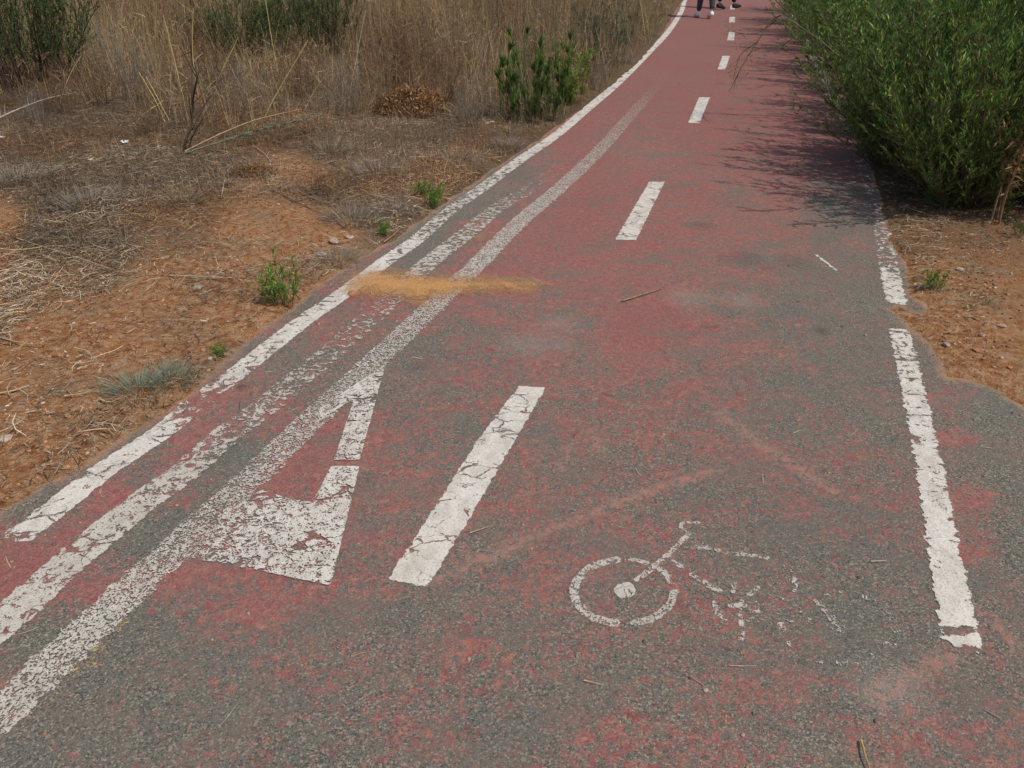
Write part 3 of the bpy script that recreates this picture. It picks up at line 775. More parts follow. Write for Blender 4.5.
SHR = [(AT(28, 60, 8.9)[0], 8.9, .75), (AT(-90, 60, 9.3)[0], 9.3, .8), (AT(248, 60, 10.4)[0], 10.4, .62), (AT(318, 60, 11.2)[0], 11.2, .5), (G(604, 62)[0], G(604, 62)[1], .45), (G(500, 40)[0], G(500, 40)[1], .45)]
for sx, sy, sr in SHR:
    fm = (np.abs(gp[:, 0] - sx * gp[:, 1] / sy) < sr) & (gp[:, 1] < sy + .2) & (gp[:, 1] > sy - 3)
    hh = np.where(fm, np.minimum(hh, .36 * rng.uniform(.5, 1.2, len(gp))), hh)
# tone by patch: grey tan, straw, red brown
pt = vnoise(gp[:, 0], gp[:, 1], 53, 2, .7) + rng.normal(0, .35, len(gp))
gc = np.where((pt > .25)[:, None], np.array([.52, .37, .18]), np.where((pt < -.30)[:, None], np.array([.23, .125, .065]), np.array([.36, .265, .175])))
gc = gc * (rng.rand(len(gp), 1)**.8 * 1.05 + .3) * (1 + .35 * vnoise(gp[:, 0], gp[:, 1], 57, 3, 2.5))[:, None]
gr = rng.rand(len(gp)) < np.clip(.03 + .22 * (gp[:, 0] > .15) * (vnoise(gp[:, 0], gp[:, 1], 58, 2, 1.1) > -.1), 0, 1)
gc[gr] = np.array([.14, .17, .06]) * rng.uniform(.7, 1.3, (gr.sum(), 1))
D1, GP = upright(gp, (hh, 0), .24, (.0018, .0045), gc, 5, .7, True)
xp = grass_pts(3200, 6.0, 20.0)
xh = np.clip(.35 + (xp[:, 1] - 6.5) * .1, .35, .9)
D3, _ = upright(xp, (xh, 0), .42, (.0035, .0065), np.array([(.50, .39, .19), (.46, .40, .28), (.36, .22, .10), (.20, .21, .09)])[rng.choice(4, len(xp), p=[.45, .3, .17, .08])] * rng.uniform(.7, 1.15, (len(xp), 1)), 5, .5)
# side twiglets on the stalks
nt_ = 105000; si = rng.randint(0, len(gp), nt_); ki = rng.randint(1, 5, nt_); fr = rng.rand(nt_)[:, None]
b0 = GP[si, ki - 1] * (1 - fr) + GP[si, ki] * fr
dv = norm(rng.normal(0, 1, (nt_, 3)) * [.8, .8, .45] + [0, 0, .75]); Lt = rng.uniform(.03, .15, nt_)
tP = b0[:, None, :] + dv[:, None, :] * (np.array([0, .55, 1])[None, :, None] * Lt[:, None, None]); tP[:, 2, 2] -= Lt * .1
tW = np.array([1, .9, .4])[None, :] * rng.uniform(.0018, .0048, nt_)[:, None]
D2 = ribbons(tP, tW, np.cross(dv, rng.normal(0, 1, (nt_, 3))), gc[si] * rng.uniform(.65, 1.25, (nt_, 1)))
tag(link('dry_grass', mesh_np('dry_grass', *merge([D1, D2, D3]), mat=M['straw'])), 'tall dry brown grass and weeds filling the left verge', kind='stuff')

# gravel and crumbs
ico = bmesh.new(); bmesh.ops.create_icosphere(ico, subdivisions=1, radius=1)
IV = np.array([v.co[:] for v in ico.verts]); IF = np.array([[v.index for v in f.verts] for f in ico.faces]); ico.free()
def crumbs(pts, size, cols):
    n = len(pts); s = size[0] + (size[1] - size[0]) * rng.rand(n)**4
    sc = rng.uniform(.6, 1.3, (n, 1, 3)) * s[:, None, None]; sc[..., 2] *= .6
    V = IV[None] * rng.uniform(.75, 1.2, (n, len(IV), 1)) * sc
    an = rng.rand(n) * 6.28; c, s2 = np.cos(an)[:, None], np.sin(an)[:, None]
    V = np.stack([V[..., 0] * c - V[..., 1] * s2, V[..., 0] * s2 + V[..., 1] * c, V[..., 2]], -1)
    z = np.maximum(ground_z(pts[:, 0], pts[:, 1]), 0) + s * .15
    V += np.concatenate([pts, z[:, None]], 1)[:, None, :]
    F = IF[None] + (np.arange(n) * len(IV))[:, None, None]
    return V.reshape(-1, 3), F.reshape(-1, 3), np.repeat(cols, len(IV), 0)
cp = sample(15000, -5.5, 4.0, 1.3, 8, lambda px, py, x, y: np.clip(.55 + .5 * vnoise(x, y, 61, 2, 3), 0, 1))
cc = np.array([(.36, .19, .10), (.27, .14, .075), (.38, .29, .21), (.20, .13, .09), (.45, .38, .31)])[rng.choice(5, len(cp), p=[.42, .3, .08, .18, .02])] * rng.uniform(.7, 1.2, (len(cp), 1))
tag(link('gravel', mesh_np('gravel', *crumbs(cp, (.002, .012), cc), mat=M['stem'])), 'small stones and earth crumbs on the bare orange ground', kind='stuff')
# few crumbs and straws blown onto the asphalt
def on_path(n, near_edge=True):
    x = rng.uniform(-2, 3.4, n * 6); y = 1.0 * (11 / 1.0)**rng.rand(n * 6); s = sd_at(x, y)
    k = (s > .005) & (rng.rand(n * 6) < np.where(near_edge, np.exp(-s / .12) + .04, .3))
    return np.stack([x[k], y[k]], 1)[:n]
op = on_path(7000)
E1 = lay(op[:420], (.01, .07), (.0012, .003), pick(min(420, len(op)), [4, 4, 1, 2, 1, 2, 1, 1]), .002, 3)
tag(link('blown_straw', mesh_np('blown_straw', *E1, mat=M['straw'])), 'few bits of dry straw blown onto the asphalt', kind='stuff')
cc = np.array([(.40, .21, .10), (.33, .27, .21), (.14, .11, .09)])[rng.choice(3, len(op) - 420)]
tag(link('grit', mesh_np('grit', *crumbs(op[420:], (.0015, .007), cc), mat=M['stem'])), 'fine grit along the edges of the asphalt', kind='stuff')

gxy = np.stack([rng.uniform(-1.5, .3, 60000), rng.uniform(3.3, 4.7, 60000)], 1)
gs = poly_sdf(gxy[:, 0], gxy[:, 1], sp); kk = rng.rand(60000) < np.clip(.5 + gs * 7, 0, .9) * np.clip(.5 + vnoise(gxy[:, 0], gxy[:, 1], 95, 3, 9), .05, 1)
gxy = gxy[kk][:3500]; V_, F_, C_ = crumbs(gxy, (.0008, .0035), np.array([(.50, .27, .12), (.42, .20, .08), (.58, .36, .19)])[rng.choice(3, len(gxy))]); V_[:, 2] += .008
tag(link('sand_grains', mesh_np('sand_grains', V_, F_, C_, mat=M['stem'])), 'loose orange grains and crumbs on the spilled sand', kind='stuff')

# ------------------------------------------------------------------ plants
def curves(base, d0, L, K, curl, rs):
    """base (N,3) d0 (N,3) L (N,) -> (N,K,3); curl bends towards +z (positive) or down"""
    P = [base]; d = norm(d0)
    for k in range(K - 1):
        d = norm(d + np.array([0, 0, 1]) * curl / (K - 1) + rs.normal(0, .06, d.shape))
        P.append(P[-1] + d * (L / (K - 1))[:, None])
    return np.stack(P, 1)

def interp(P, i, s):
    K = P.shape[1]; f = s * (K - 1); k = np.minimum(f.astype(int), K - 2); fr = (f - k)[:, None]
    a = P[i, k]; b = P[i, k + 1]
    return a * (1 - fr) + b * fr, norm(b - a)

def bush_meshes(name, seed, nstem, height, spread, r0, nbr, brl, nleaf, ll, lw, green, dead=(.30, .18, .09), dead_h=.4, deadp=.5, curl=.5, smin=.2, stemc=(.10, .075, .045), stemr=.006, leafup=.45, yellow=.03):
    rs = np.random.RandomState(seed)
    an = rs.rand(nstem) * 2 * math.pi; rad = r0 * np.sqrt(rs.rand(nstem))
    base = np.stack([np.cos(an) * rad, np.sin(an) * rad, np.full(nstem, -.02)], 1)
    ti = np.abs(rs.normal(0, 1, nstem)) * spread * .6 + spread * .25 * rs.rand(nstem)
    ti = np.clip(ti, 0, spread * 1.35)
    an2 = an + rs.normal(0, .5, nstem)
    d0 = np.stack([np.sin(ti) * np.cos(an2), np.sin(ti) * np.sin(an2), np.cos(ti)], 1)
    L = height * rs.uniform(.72 if 'leafy' not in name else .38, 1.12, nstem) * (1 - .12 * ti)
    S = curves(base, d0, L, 8, curl, rs)
    rr_ = stemr * rs.uniform(.6, 1.2, nstem)[:, None] * np.linspace(1, .25, 8)[None]
    parts = [tubes(S, rr_, np.tile(np.array(stemc), (nstem, 1)) * rs.uniform(.7, 1.5, (nstem, 1)))]
    nb = nstem * nbr
    si = rs.randint(0, nstem, nb); ss = smin + (1 - smin) * rs.rand(nb)**.8
    bp, bd = interp(S, si, ss)
    bdv = norm(bd * .8 + norm(rs.normal(0, 1, (nb, 3))) * .9 + [0, 0, .2])
    bL = brl * rs.uniform(.5, 1.2, nb) * (1.15 - .6 * ss)
    Bc = curves(bp, bdv, bL, 4, .6, rs)
    parts.append(tubes(Bc, (stemr * .42 * np.linspace(1, .35, 4))[None].repeat(nb, 0), np.tile(np.array(stemc) * 1.4, (nb, 1)) * rs.uniform(.7, 1.4, (nb, 1)), 3))
    st = mesh_np(name + '_stems', *merge(parts), mat=M['stem'])
    nl = nleaf
    n1 = int(nl * .78); li = rs.randint(0, nb, n1); ls = rs.rand(n1)**.7
    p1, d1 = interp(Bc, li, ls)
    n2_ = nl - n1; l2 = rs.randint(0, nstem, n2_); s2 = smin + (1 - smin) * rs.rand(n2_)
    p2, d2 = interp(S, l2, s2)
    p = np.concatenate([p1, p2]); d = np.concatenate([d1, d2])
    tone = np.concatenate([rs.rand(nb)[li], rs.rand(nstem)[l2]])
    dv = norm(d * .75 + norm(rs.normal(0, 1, (nl, 3))) * .8 + [0, 0, leafup])
    ln = ll * rs.uniform(.4, 1.35, nl); wd = lw * rs.uniform(.7, 1.2, nl)
    t = np.array([0, .4, 1.0])
    P = p[:, None, :] + dv[:, None, :] * (t[None, :, None] * ln[:, None, None]); P[:, 2, 2] -= ln * .18; P[:, 1, 2] += ln * .03
    W = np.array([.35, 1, .08])[None] * wd[:, None]
    g = np.array(green)
    c = g[rs.choice(len(g), nl)] * (.5 + .95 * tone)[:, None] * rs.uniform(.8, 1.2, (nl, 1))
    pd = np.clip((dead_h - p[:, 2]) / dead_h, 0, 1) * deadp * 1.6 + .012
    dk = rs.rand(nl) < pd
    c[dk] = np.array(dead) * rs.uniform(.35, 1.1, (dk.sum(), 1))
    yk = (rs.rand(nl) < yellow) & ~dk; c[yk] = np.array([.26, .25, .05]) * rs.uniform(.7, 1.2, (yk.sum(), 1))
    lf = mesh_np(name + '_leaves', *ribbons(P, W, np.cross(dv, norm(rs.normal(0, 1, (nl, 3)))), c), mat=M['leaf'])
    return st, lf

def plant(name, cat, label, loc, meshes, rz=0, sc=1.0, group=None, parts=('stems', 'foliage')):
    o = empty(name, loc, rz); o.scale = (sc, sc, sc) if not hasattr(sc, '__len__') else sc
    tag(o, label, cat, group)
    for nm, me in zip(parts, meshes): link(nm, me, o)
    return o

GRN = [(.130, .255, .046), (.095, .205, .040), (.215, .330, .062), (.045, .105, .028), (.155, .22, .055)]
BP = [bush_meshes('roadside_bush_%s' % k, 100 + i, 130, 1.72, .74, .45, 14, .34, 42000, .060, .0082, GRN, dead_h=.42, deadp=.75, curl=.5, smin=.05, leafup=.8) for i, k in enumerate(('a', 'b', 'c'))]
hedge = [(2.92, 5.00, 0, .80, 'big leafy green bush nearest the camera, at the end of the hedge by bare soil'),
         (4.02, 4.95, 1, 1.0, 'green bush at the right picture edge, behind the bare soil patch'),
         (3.16, 6.2, 2, .68, 'second green bush along the hedge, casting long shadows on the path'),
         (4.55, 6.6, 0, 1.05, 'green bush in the back row behind the second hedge bush'),
         (3.60, 7.6, 1, .60, 'third green bush along the hedge beside the path'),
         (4.95, 8.0, 2, .95, 'green bush in the back row beside the third hedge bush'),
         (3.92, 8.9, 0, .58, 'fourth green bush along the hedge, behind the drooping twigs'),
         (5.2, 9.5, 1, .85, 'green bush in the back row beside the fourth hedge bush'),
         (4.22, 10.3, 2, .60, 'fifth green bush along the hedge beside the path'),
         (4.55, 11.9, 1, .66, 'sixth green bush along the hedge beside the path'),
         (4.95, 13.6, 0, .80, 'seventh green bush along the hedge, near the walkers'),
         (5.45, 15.4, 2, .80, 'eighth green bush along the hedge, level with the walkers'),
         (2.80, 5.80, 1, .40, 'low green bush filling the foot of the hedge beside the flaked line'),
         (3.12, 6.75, 0, .40, 'low green bush at the foot of the hedge under the second bush'),
         (3.35, 4.72, 2, .36, 'low green bush at the front foot of the hedge, touching the bare soil'),
         (2.78, 4.85, 1, .34, 'lowest green bush at the front corner of the hedge near the right line'),
         (6.05, 17.6, 1, .85, 'farthest green bush along the hedge at the top of the picture')]
for i, (x, y, k, s, lb) in enumerate(hedge):
    plant('green_bush', 'bush', lb, (x, y, gz(x, y)), BP[k], rz=i * 1.7, sc=(max(s, .85) if s > .5 else s * 1.35, max(s, .85) if s > .5 else s * 1.35, s * (1.0 + .06 * math.sin(i * 2.3))), group='green bushes along the right side of the path')

# small fringe plants at the foot of the hedge
fr_m = [bush_meshes('fringe_%d' % i, 300 + i, 12, .26, .6, .07, 5, .07, 600, .045, .006, [(.10, .19, .035), (.07, .15, .03)], dead_h=.08, deadp=.4, stemr=.0025) for i in range(2)]
for px, py, s, lb in ((948, 214, .6, 'small bright green shoot at the foot of the nearest bush'), (925, 209, .5, 'small green sprout at the hedge corner close to the right line'),
                      (1000, 222, .45, 'low green sprout in front of the nearest bush, on bare soil'), (1014, 242, .35, 'tiny green seedling at the right picture edge on bare soil')):
    x, y = G(px, py); plant('green_sprout', 'plant', lb, (x, y, gz(x, y)), fr_m[px % 2], px, s, 'green sprouts in front of the hedge')

# leafy plant by the left edge line
lm = bush_meshes('leafy', 400, 54, .70, .24, .28, 2, .05, 14000, .080, .0048, [(.10, .20, .04), (.07, .15, .035), (.15, .23, .045)], dead_h=.10, deadp=.4, curl=.5, smin=.03, stemr=.003, yellow=.08, leafup=1.5)
x, y = G(530, 122); plant('leafy_weed', 'plant', 'tall bright green leafy weed by the left edge line', (x, y, gz(x, y)), lm)
lm2 = bush_meshes('leafy_b', 401, 24, .50, .35, .10, 5, .09, 3200, .05, .007, [(.14, .25, .04), (.22, .28, .05)], dead_h=.1, deadp=.3, curl=.5, smin=.08, stemr=.003, yellow=.15)
x, y = G(572, 106); plant('leafy_weed', 'plant', 'smaller yellow green leafy weed right of the tall leafy weed', (x, y, gz(x, y)), lm2)
lm3 = bush_meshes('blue_shrub', 402, 34, .75, .5, .2, 6, .14, 5200, .035, .004, [(.075, .125, .075), (.06, .10, .07)], dead_h=.1, deadp=.3, stemr=.003)
x, y = G(604, 66); plant('blue_green_shrub', 'shrub', 'blue green feathery shrub in the dry grass beside the far edge line', (x, y, gz(x, y)), lm3)
# dark shrubs on the left
dk = bush_meshes('dark_shrub', 410, 70, 1.15, .6, .45, 14, .26, 34000, .036, .0062, [(.070, .155, .038), (.050, .11, .034), (.115, .21, .048), (.13, .10, .055)], dead=(.16, .10, .06), dead_h=.36, deadp=.7, smin=.12, stemr=.007, stemc=(.055, .040, .030))
for px, yy, s, lb in ((28, 8.9, 1.0, 'dark green shrub with black stems at the top left corner'), (-90, 9.3, 1.1, 'dark green shrub just cut by the left picture edge'), (248, 10.4, (.9, .9, .62), 'dark green shrub behind the dry grass, left of centre top'),
                      (318, 11.2, .8, 'smaller bright tipped shrub behind dry grass, right of the dark one')):
    x = AT(px, 60, yy)[0]; plant('dark_shrub', 'shrub', lb, (x, yy, gz(x, yy)), dk, px, s, 'dark shrubs behind the dry grass')
# small weeds on the bare earth
wm = [bush_meshes('weed_%d' % i, 420 + i, 18, .25, .62, .05, 5, .06, 850, .042, .0062, [(.18, .30, .05), (.14, .25, .045)], dead_h=.02, deadp=.2, smin=.12, stemr=.002, leafup=.6) for i in range(2)]
for px, py, s, k, lb in ((284, 306, .82, 0, 'bright green weed on orange earth beside the left edge line'), (434, 208, .62, 1, 'small green weed near the path above the sand spill'), (420, 199, .42, 0, 'tiny green weed left of the small weed above the sand spill'),
                         (384, 238, .38, 1, 'tiny green weed beside the path edge above the sand spill'), (221, 358, .25, 0, 'tiny green seedling at the path edge above the blue tufts'), (932, 293, .42, 1, 'small dull green weed on the right bare soil')):
    x, y = G(px, py); plant('green_weed', 'plant', lb, (x, y, gz(x, y)), wm[k], px, s, 'small green weeds on the bare earth')

def tuft_mesh(name, seed, n, r, h, lean, wid, pal):
    rs = np.random.RandomState(seed); an = rs.rand(n) * 6.283; rad = r * np.sqrt(rs.rand(n))
    base = np.stack([np.cos(an) * rad, np.sin(an) * rad, np.full(n, -.01)], 1)
    ti = rad / r * lean + np.abs(rs.normal(0, .2, n)); d0 = np.stack([np.sin(ti) * np.cos(an), np.sin(ti) * np.sin(an), np.cos(ti)], 1)
    P = curves(base, d0, h * rs.uniform(.5, 1.15, n), 4, -.35, rs)
    W = np.linspace(1, .25, 4)[None] * rs.uniform(wid * .6, wid, n)[:, None]
    c = np.array(pal)[rs.choice(len(pal), n)] * rs.uniform(.7, 1.2, (n, 1))
    return mesh_np(name, *ribbons(P, W, np.cross(d0, [0, 0, 1]) + rs.normal(0, .3, (n, 3)), c), mat=M['straw'])
BLUE = [(.23, .27, .20), (.19, .24, .19), (.30, .32, .22), (.16, .20, .15)]
GREY = [(.24, .20, .17), (.30, .26, .22), (.17, .13, .11), (.36, .31, .25), (.22, .22, .18)]
tb = tuft_mesh('blue_tuft', 1, 330, .07, .13, .9, .0032, BLUE); tg = tuft_mesh('grey_tuft', 2, 420, .13, .12, .8, .0028, GREY); tg2 = tuft_mesh('straw_tuft', 3, 260, .10, .16, .8, .003, [(.40, .33, .21), (.3, .24, .16), (.26, .22, .17)])
for px, py, s, lb in ((138, 394, .85, 'blue grey grass tuft on orange earth, left one of the joined pair'), (172, 384, .8, 'blue grey grass tuft by the path edge, right one of the joined pair')):
    x, y = G(px, py); o = link('grass_tuft', tb, None); o.location = (x, y, gz(x, y)); o.scale = (s * 1.1, s, s); o.rotation_euler[2] = px; tag(o, lb, 'grass tuft', 'blue grey grass tufts')
for px, py, s, me_, lb in ((505, 150, 1.0, tg, 'rounded grey tuft just below the tall leafy weed'), (458, 165, 1.1, tg, 'grey dead tuft between the small weed and the rounded tuft'), (470, 172, .8, tg, 'small grey tuft close to the left edge line'), (378, 178, 1.3, tg, 'wide flat grey tuft above the stones'),
                           (352, 225, 1.0, tg, 'grey tuft behind the pale stones near the path'), (338, 262, .7, tg, 'low grey tuft beside the path above the green weed'), (184, 212, .8, tg2, 'straw coloured tuft in the trampled litter'), (508, 138, .8, tg2, 'dry straw tuft at the foot of the tall leafy weed'),
                           (395, 215, .9, tg, 'grey brown tuft left of the path above the sand spill'), (622, 64, 1.0, tg, 'grey tuft between the edge line and the blue green shrub'), (646, 37, 1.2, tg, 'far grey tuft close to the solid edge line'), (445, 120, 1.1, tg2, 'straw tuft right of the brown leaf heap'), (330, 155, 1.1, tg2, 'straw tuft at the tip of the fallen green stalk'),
                           (90, 215, 1.2, tg, 'dark grey tuft in the trampled litter on the left'), (20, 190, 1.2, tg, 'dark grey tuft at the left picture edge')):
    x, y = G(px, py); o = link('dry_tuft', me_, None); o.location = (x, y, gz(x, y)); o.scale = (s, s, s * .9); o.rotation_euler[2] = px; tag(o, lb, 'dry tuft', 'dry tufts on the left verge')

# heap of brown dead leaves
rs = np.random.RandomState(9); n = 2600; v = norm(rs.normal(0, 1, (n, 3))); v[:, 2] = np.abs(v[:, 2]); p = v * np.array([.36, .26, .24]) * rs.uniform(.6, 1, (n, 1)); dv = norm(rs.normal(0, 1, (n, 3)))
P = p[:, None, :] + dv[:, None, :] * (np.array([0, .45, 1])[None, :, None] * rs.uniform(.015, .05, n)[:, None, None])
me_ = mesh_np('dead_leaf_heap', *ribbons(P, np.array([.4, 1, .2])[None] * rs.uniform(.006, .016, n)[:, None], np.cross(dv, rs.normal(0, 1, (n, 3))), np.array([(.30, .155, .065), (.38, .22, .10), (.17, .09, .045)])[rs.choice(3, n)] * rs.uniform(.6, 1.2, (n, 1))), mat=M['straw'])
x, y = G(412, 118); o = link('dead_leaf_heap', me_); o.location = (x, y, gz(x, y)); tag(o, 'rusty brown heap of dead leaves in front of the dry grass', 'leaf heap')
x, y = G(255, 178); o = link('dead_leaf_heap', me_); o.location = (x, y, gz(x, y)); o.scale = (.5, .5, .3); tag(o, 'small dark red brown leaf heap below the fallen green stalk', 'leaf heap')

dw = [bush_meshes('dead_weed_%d' % i, 600 + i, 26, .62, .55, .12, 9, .16, (1500, 250)[i], .03, .0045, [((.27, .155, .08), (.22, .12, .06)), ((.24, .20, .17), (.3, .26, .2))][i], dead=(.2, .12, .07), dead_h=.1, curl=.3, smin=.1, stemc=((.15, .09, .055), (.20, .165, .135))[i], stemr=.0028, leafup=.1, yellow=0) for i in range(2)]
for px, py, s, k, lb in ((100, 112, .8, 0, 'rusty brown dead weed just right of the corner shrub'), (72, 122, .6, 0, 'low rusty dead weed behind the bleached branch'), (140, 108, 1.0, 1, 'dark grey dead weed behind the leaning yellow canes'), (118, 90, 1.1, 1, 'taller grey dead weed behind the rusty ones'), (150, 140, .5, 0, 'small brown dead weed left of the sapling foot'),
                         (240, 120, .8, 1, 'grey dead weed behind the pinkish cane'), (300, 100, 1.0, 0, 'brown dead weed by the long leaning yellow cane'), (350, 118, .8, 1, 'grey dead weed left of the brown leaf heap'), (440, 108, .9, 0, 'brown dead weed right of the brown leaf heap'), (470, 128, .7, 1, 'grey dead weed left of the tall leafy weed'),
                         (395, 90, 1.1, 0, 'brown dead weed behind the leaf heap'), (215, 95, 1.1, 0, 'brown dead weed right of the bare sapling'), (40, 130, .5, 1, 'low grey dead weed under the bleached branch'), (598, 92, .6, 1, 'grey dead weed between the smaller leafy weed and the edge line'), (260, 60, 1.0, 0, 'brown dead weed in front of the dark shrub by the top edge')):
    x, y = G(px, py); plant('dead_weed', 'dead weed', lb, (x, y, gz(x, y)), dw[k], px, s, 'dead branching weeds in the dry grass')

# ------------------------------------------------------------------ sticks, canes, stalks
def stick(name, cat, label, pts, r, c, group=None, twigs=0, seed=0, taper=.4, tw_len=.12, tw_c=None):
    ln = smooth_line(np.array(pts, dtype=float), .03); rs = np.random.RandomState(seed)
    ln = ln + np.cumsum(rs.normal(0, r * .18, ln.shape), 0) * np.array([1, 1, .3])
    P = ln[None]; K = len(ln)
    parts = [tubes(P, (r * np.linspace(1, taper, K))[None], np.array([c]), 6)]
    if twigs:
        i = rs.randint(int(K * .15), K - 1, twigs); dv = norm(norm(ln[np.minimum(i + 1, K - 1)] - ln[i - 1]) * .8 + rs.normal(0, .55, (twigs, 3)))
        T = curves(ln[i], dv, rs.uniform(.4, 1.2, twigs) * tw_len, 4, .2, rs)
        parts.append(tubes(T, (r * .4 * np.linspace(1, .3, 4))[None].repeat(twigs, 0), np.tile(np.array(tw_c or c), (twigs, 1)), 3))
    off = ln[0].copy(); V, F, C = merge(parts)
    o = link(name, mesh_np(name, V - off, F, C, mat=M['stem'], smooth=True)); o.location = off
    return tag(o, label, cat, group)
def gpt(px, py, h=.01):
    x, y = G(px, py, h); return (x, y, gz(x, y) + h)
YEL = (.48, .36, .15)
stick('dead_branch', 'branch', 'bleached white dead branch lying at the left edge below the dark shrub', [gpt(-20, 134, .06), gpt(20, 118, .09), gpt(50, 106, .10), gpt(78, 98, .12)], .009, (.34, .30, .26), None, 9, 1)
stick('fallen_stalk', 'stalk', 'fallen grey green stalk slanting up to the right', [gpt(186, 162, .02), gpt(225, 147, .08), gpt(262, 136, .10), gpt(325, 120, .14)], .007, (.15, .16, .11), None, 170, 2, .5, .075, (.14, .16, .11))
stick('fallen_cane', 'cane', 'pinkish dry cane lying just above the fallen green stalk', [gpt(186, 160, .03), gpt(222, 140, .13), gpt(258, 126, .20), gpt(300, 112, .26)], .006, (.38, .26, .17), None, 8, 3)
x, y = G(181, 163)
stick('bare_sapling', 'sapling', 'thin bare dark sapling standing in front of the dry grass', [(x, y, 0), AT(186, 140, y), AT(192, 118, y + .05), AT(193, 95, y + .05), AT(197, 78, y), AT(191, 62, y), AT(189, 40, y)], .011, (.075, .050, .035), None, 14, 4, .3, .28)
stick('bare_sapling', 'sapling', 'smaller bare stem leaning right beside the dark sapling', [(x + .05, y, 0), AT(190, 145, y), AT(199, 125, y), AT(210, 108, y + .1)], .006, (.075, .050, .035), None, 6, 5, .3, .15)
for k, (q, lb) in enumerate([(((172, 140), (158, 105), (139, 72)), 'yellow dry cane leaning left, longest of the pair by the sapling'), (((178, 138), (160, 102), (146, 76)), 'yellow dry cane leaning left, closest to the sapling'),
                             (((180, 86), (172, 50), (163, 15)), 'upright yellow cane rising behind the sapling'), (((196, 84), (192, 50), (193, 8)), 'straight upright yellow cane above the sapling'),
                             (((146, 112), (155, 106), (163, 100)), 'short yellow cane propped across the leaning pair'), (((268, 110), (285, 80), (308, 40)), 'long yellow cane leaning right in the middle of dry grass'),
                             (((222, 70), (231, 52), (238, 38)), 'short yellow cane leaning right, above the fallen stalks'), (((62, 96), (70, 75), (80, 56)), 'pale cane leaning right in front of the dark corner shrub'),
                             (((276, 62), (270, 30), (264, -10)), 'tall yellow stalk leaning left near the top edge'), (((352, 82), (358, 50), (366, 10)), 'tall pale stalk above the brown leaf heap')]):
    (ax, ay), bq, cq = q
    y0 = 7.0 + max(0, (110 - ay)) * .012 * 3; a3 = AT(ax, ay, y0)
    pts = [a3, AT(*bq, y0 + .05), AT(*cq, y0 + .1)]
    if a3[2] > .03:
        f = a3[2] / max(pts[1][2] - a3[2], .05); pts = [(a3[0] - (pts[1][0] - a3[0]) * f, y0, -.01)] + pts
    stick('dry_cane', 'cane', lb, pts, .0055, YEL if 'yellow' in lb else (.40, .33, .22), 'dry canes in the left grass', 2, 20 + k, .5, .08)
for k, (q, c, lb) in enumerate([([(-10, 237), (30, 250), (62, 263), (115, 276)], (.44, .36, .22), 'long straw cane lying at the left edge above the orange earth'), ([(-10, 259), (20, 261), (60, 256), (90, 262)], (.46, .36, .16), 'yellowish straw cane lying below the long one at the left edge'),
                                ([(-8, 342), (14, 346), (36, 351)], (.38, .29, .19), 'short stick on orange earth at the left edge'), ([(-5, 398), (14, 393), (30, 387)], (.42, .34, .22), 'pale stick on orange earth above the grey stone'), ([(66, 400), (78, 398), (92, 395)], (.36, .27, .17), 'small stick left of the blue grey tufts'),
                                ([(270, 192), (300, 208), (330, 222), (352, 235)], (.16, .11, .075), 'thin dark twig lying across the orange earth'), ([(300, 196), (318, 205), (345, 212)], (.30, .22, .14), 'brown twig lying beside the dark one on the earth'), ([(172, 283), (200, 283), (235, 283)], (.40, .33, .24), 'fine pale straw on the orange earth'),
                                ([(254, 152), (264, 158), (272, 166)], (.44, .35, .22), 'short pale stick below the fallen green stalk'), ([(384, 242), (393, 236), (402, 228)], (.34, .22, .15), 'curved twig at the asphalt edge above the sand spill'), ([(226, 185), (224, 195), (222, 205)], (.45, .40, .33), 'short pale twig on the trampled litter'),
                                ([(100, 402), (108, 406), (116, 404)], (.42, .35, .22), 'short straw just under the left blue grey tuft')]):
    stick('fallen_twig', 'twig', lb, [gpt(*p, .014) for p in q], .0036, c, 'twigs lying on the left verge', 1, 40 + k, .5, .05)
pp = lambda px, py, h=.008: (*G(px, py, h), h)
stick('twig', 'twig', 'brown twig lying on the red asphalt in mid path', [pp(622, 301), pp(640, 295, .012), pp(662, 288)], .004, (.28, .19, .11), None, 1, 61, .5, .04)
stick('dry_stalk', 'grass stalk', 'yellow dry grass stalk on the asphalt at the bottom edge', [pp(861, 740), pp(865, 755, .012), pp(872, 776)], .0028, (.42, .33, .12), None, 0, 62)
stick('straw', 'straw', 'short pale straw on the asphalt right of the nearest dash', [pp(470, 533), pp(481, 529), pp(493, 525)], .0016, (.46, .38, .25), None, 0, 63)
stick('straw', 'straw', 'short pale straw on the asphalt above the bicycle symbol', [pp(871, 561), pp(886, 560)], .0016, (.46, .40, .32), None, 0, 64)
stick('straw', 'straw', 'short pale straw on the asphalt below the bicycle wheel', [pp(584, 680), pp(604, 685)], .0016, (.46, .38, .25), None, 0, 65)

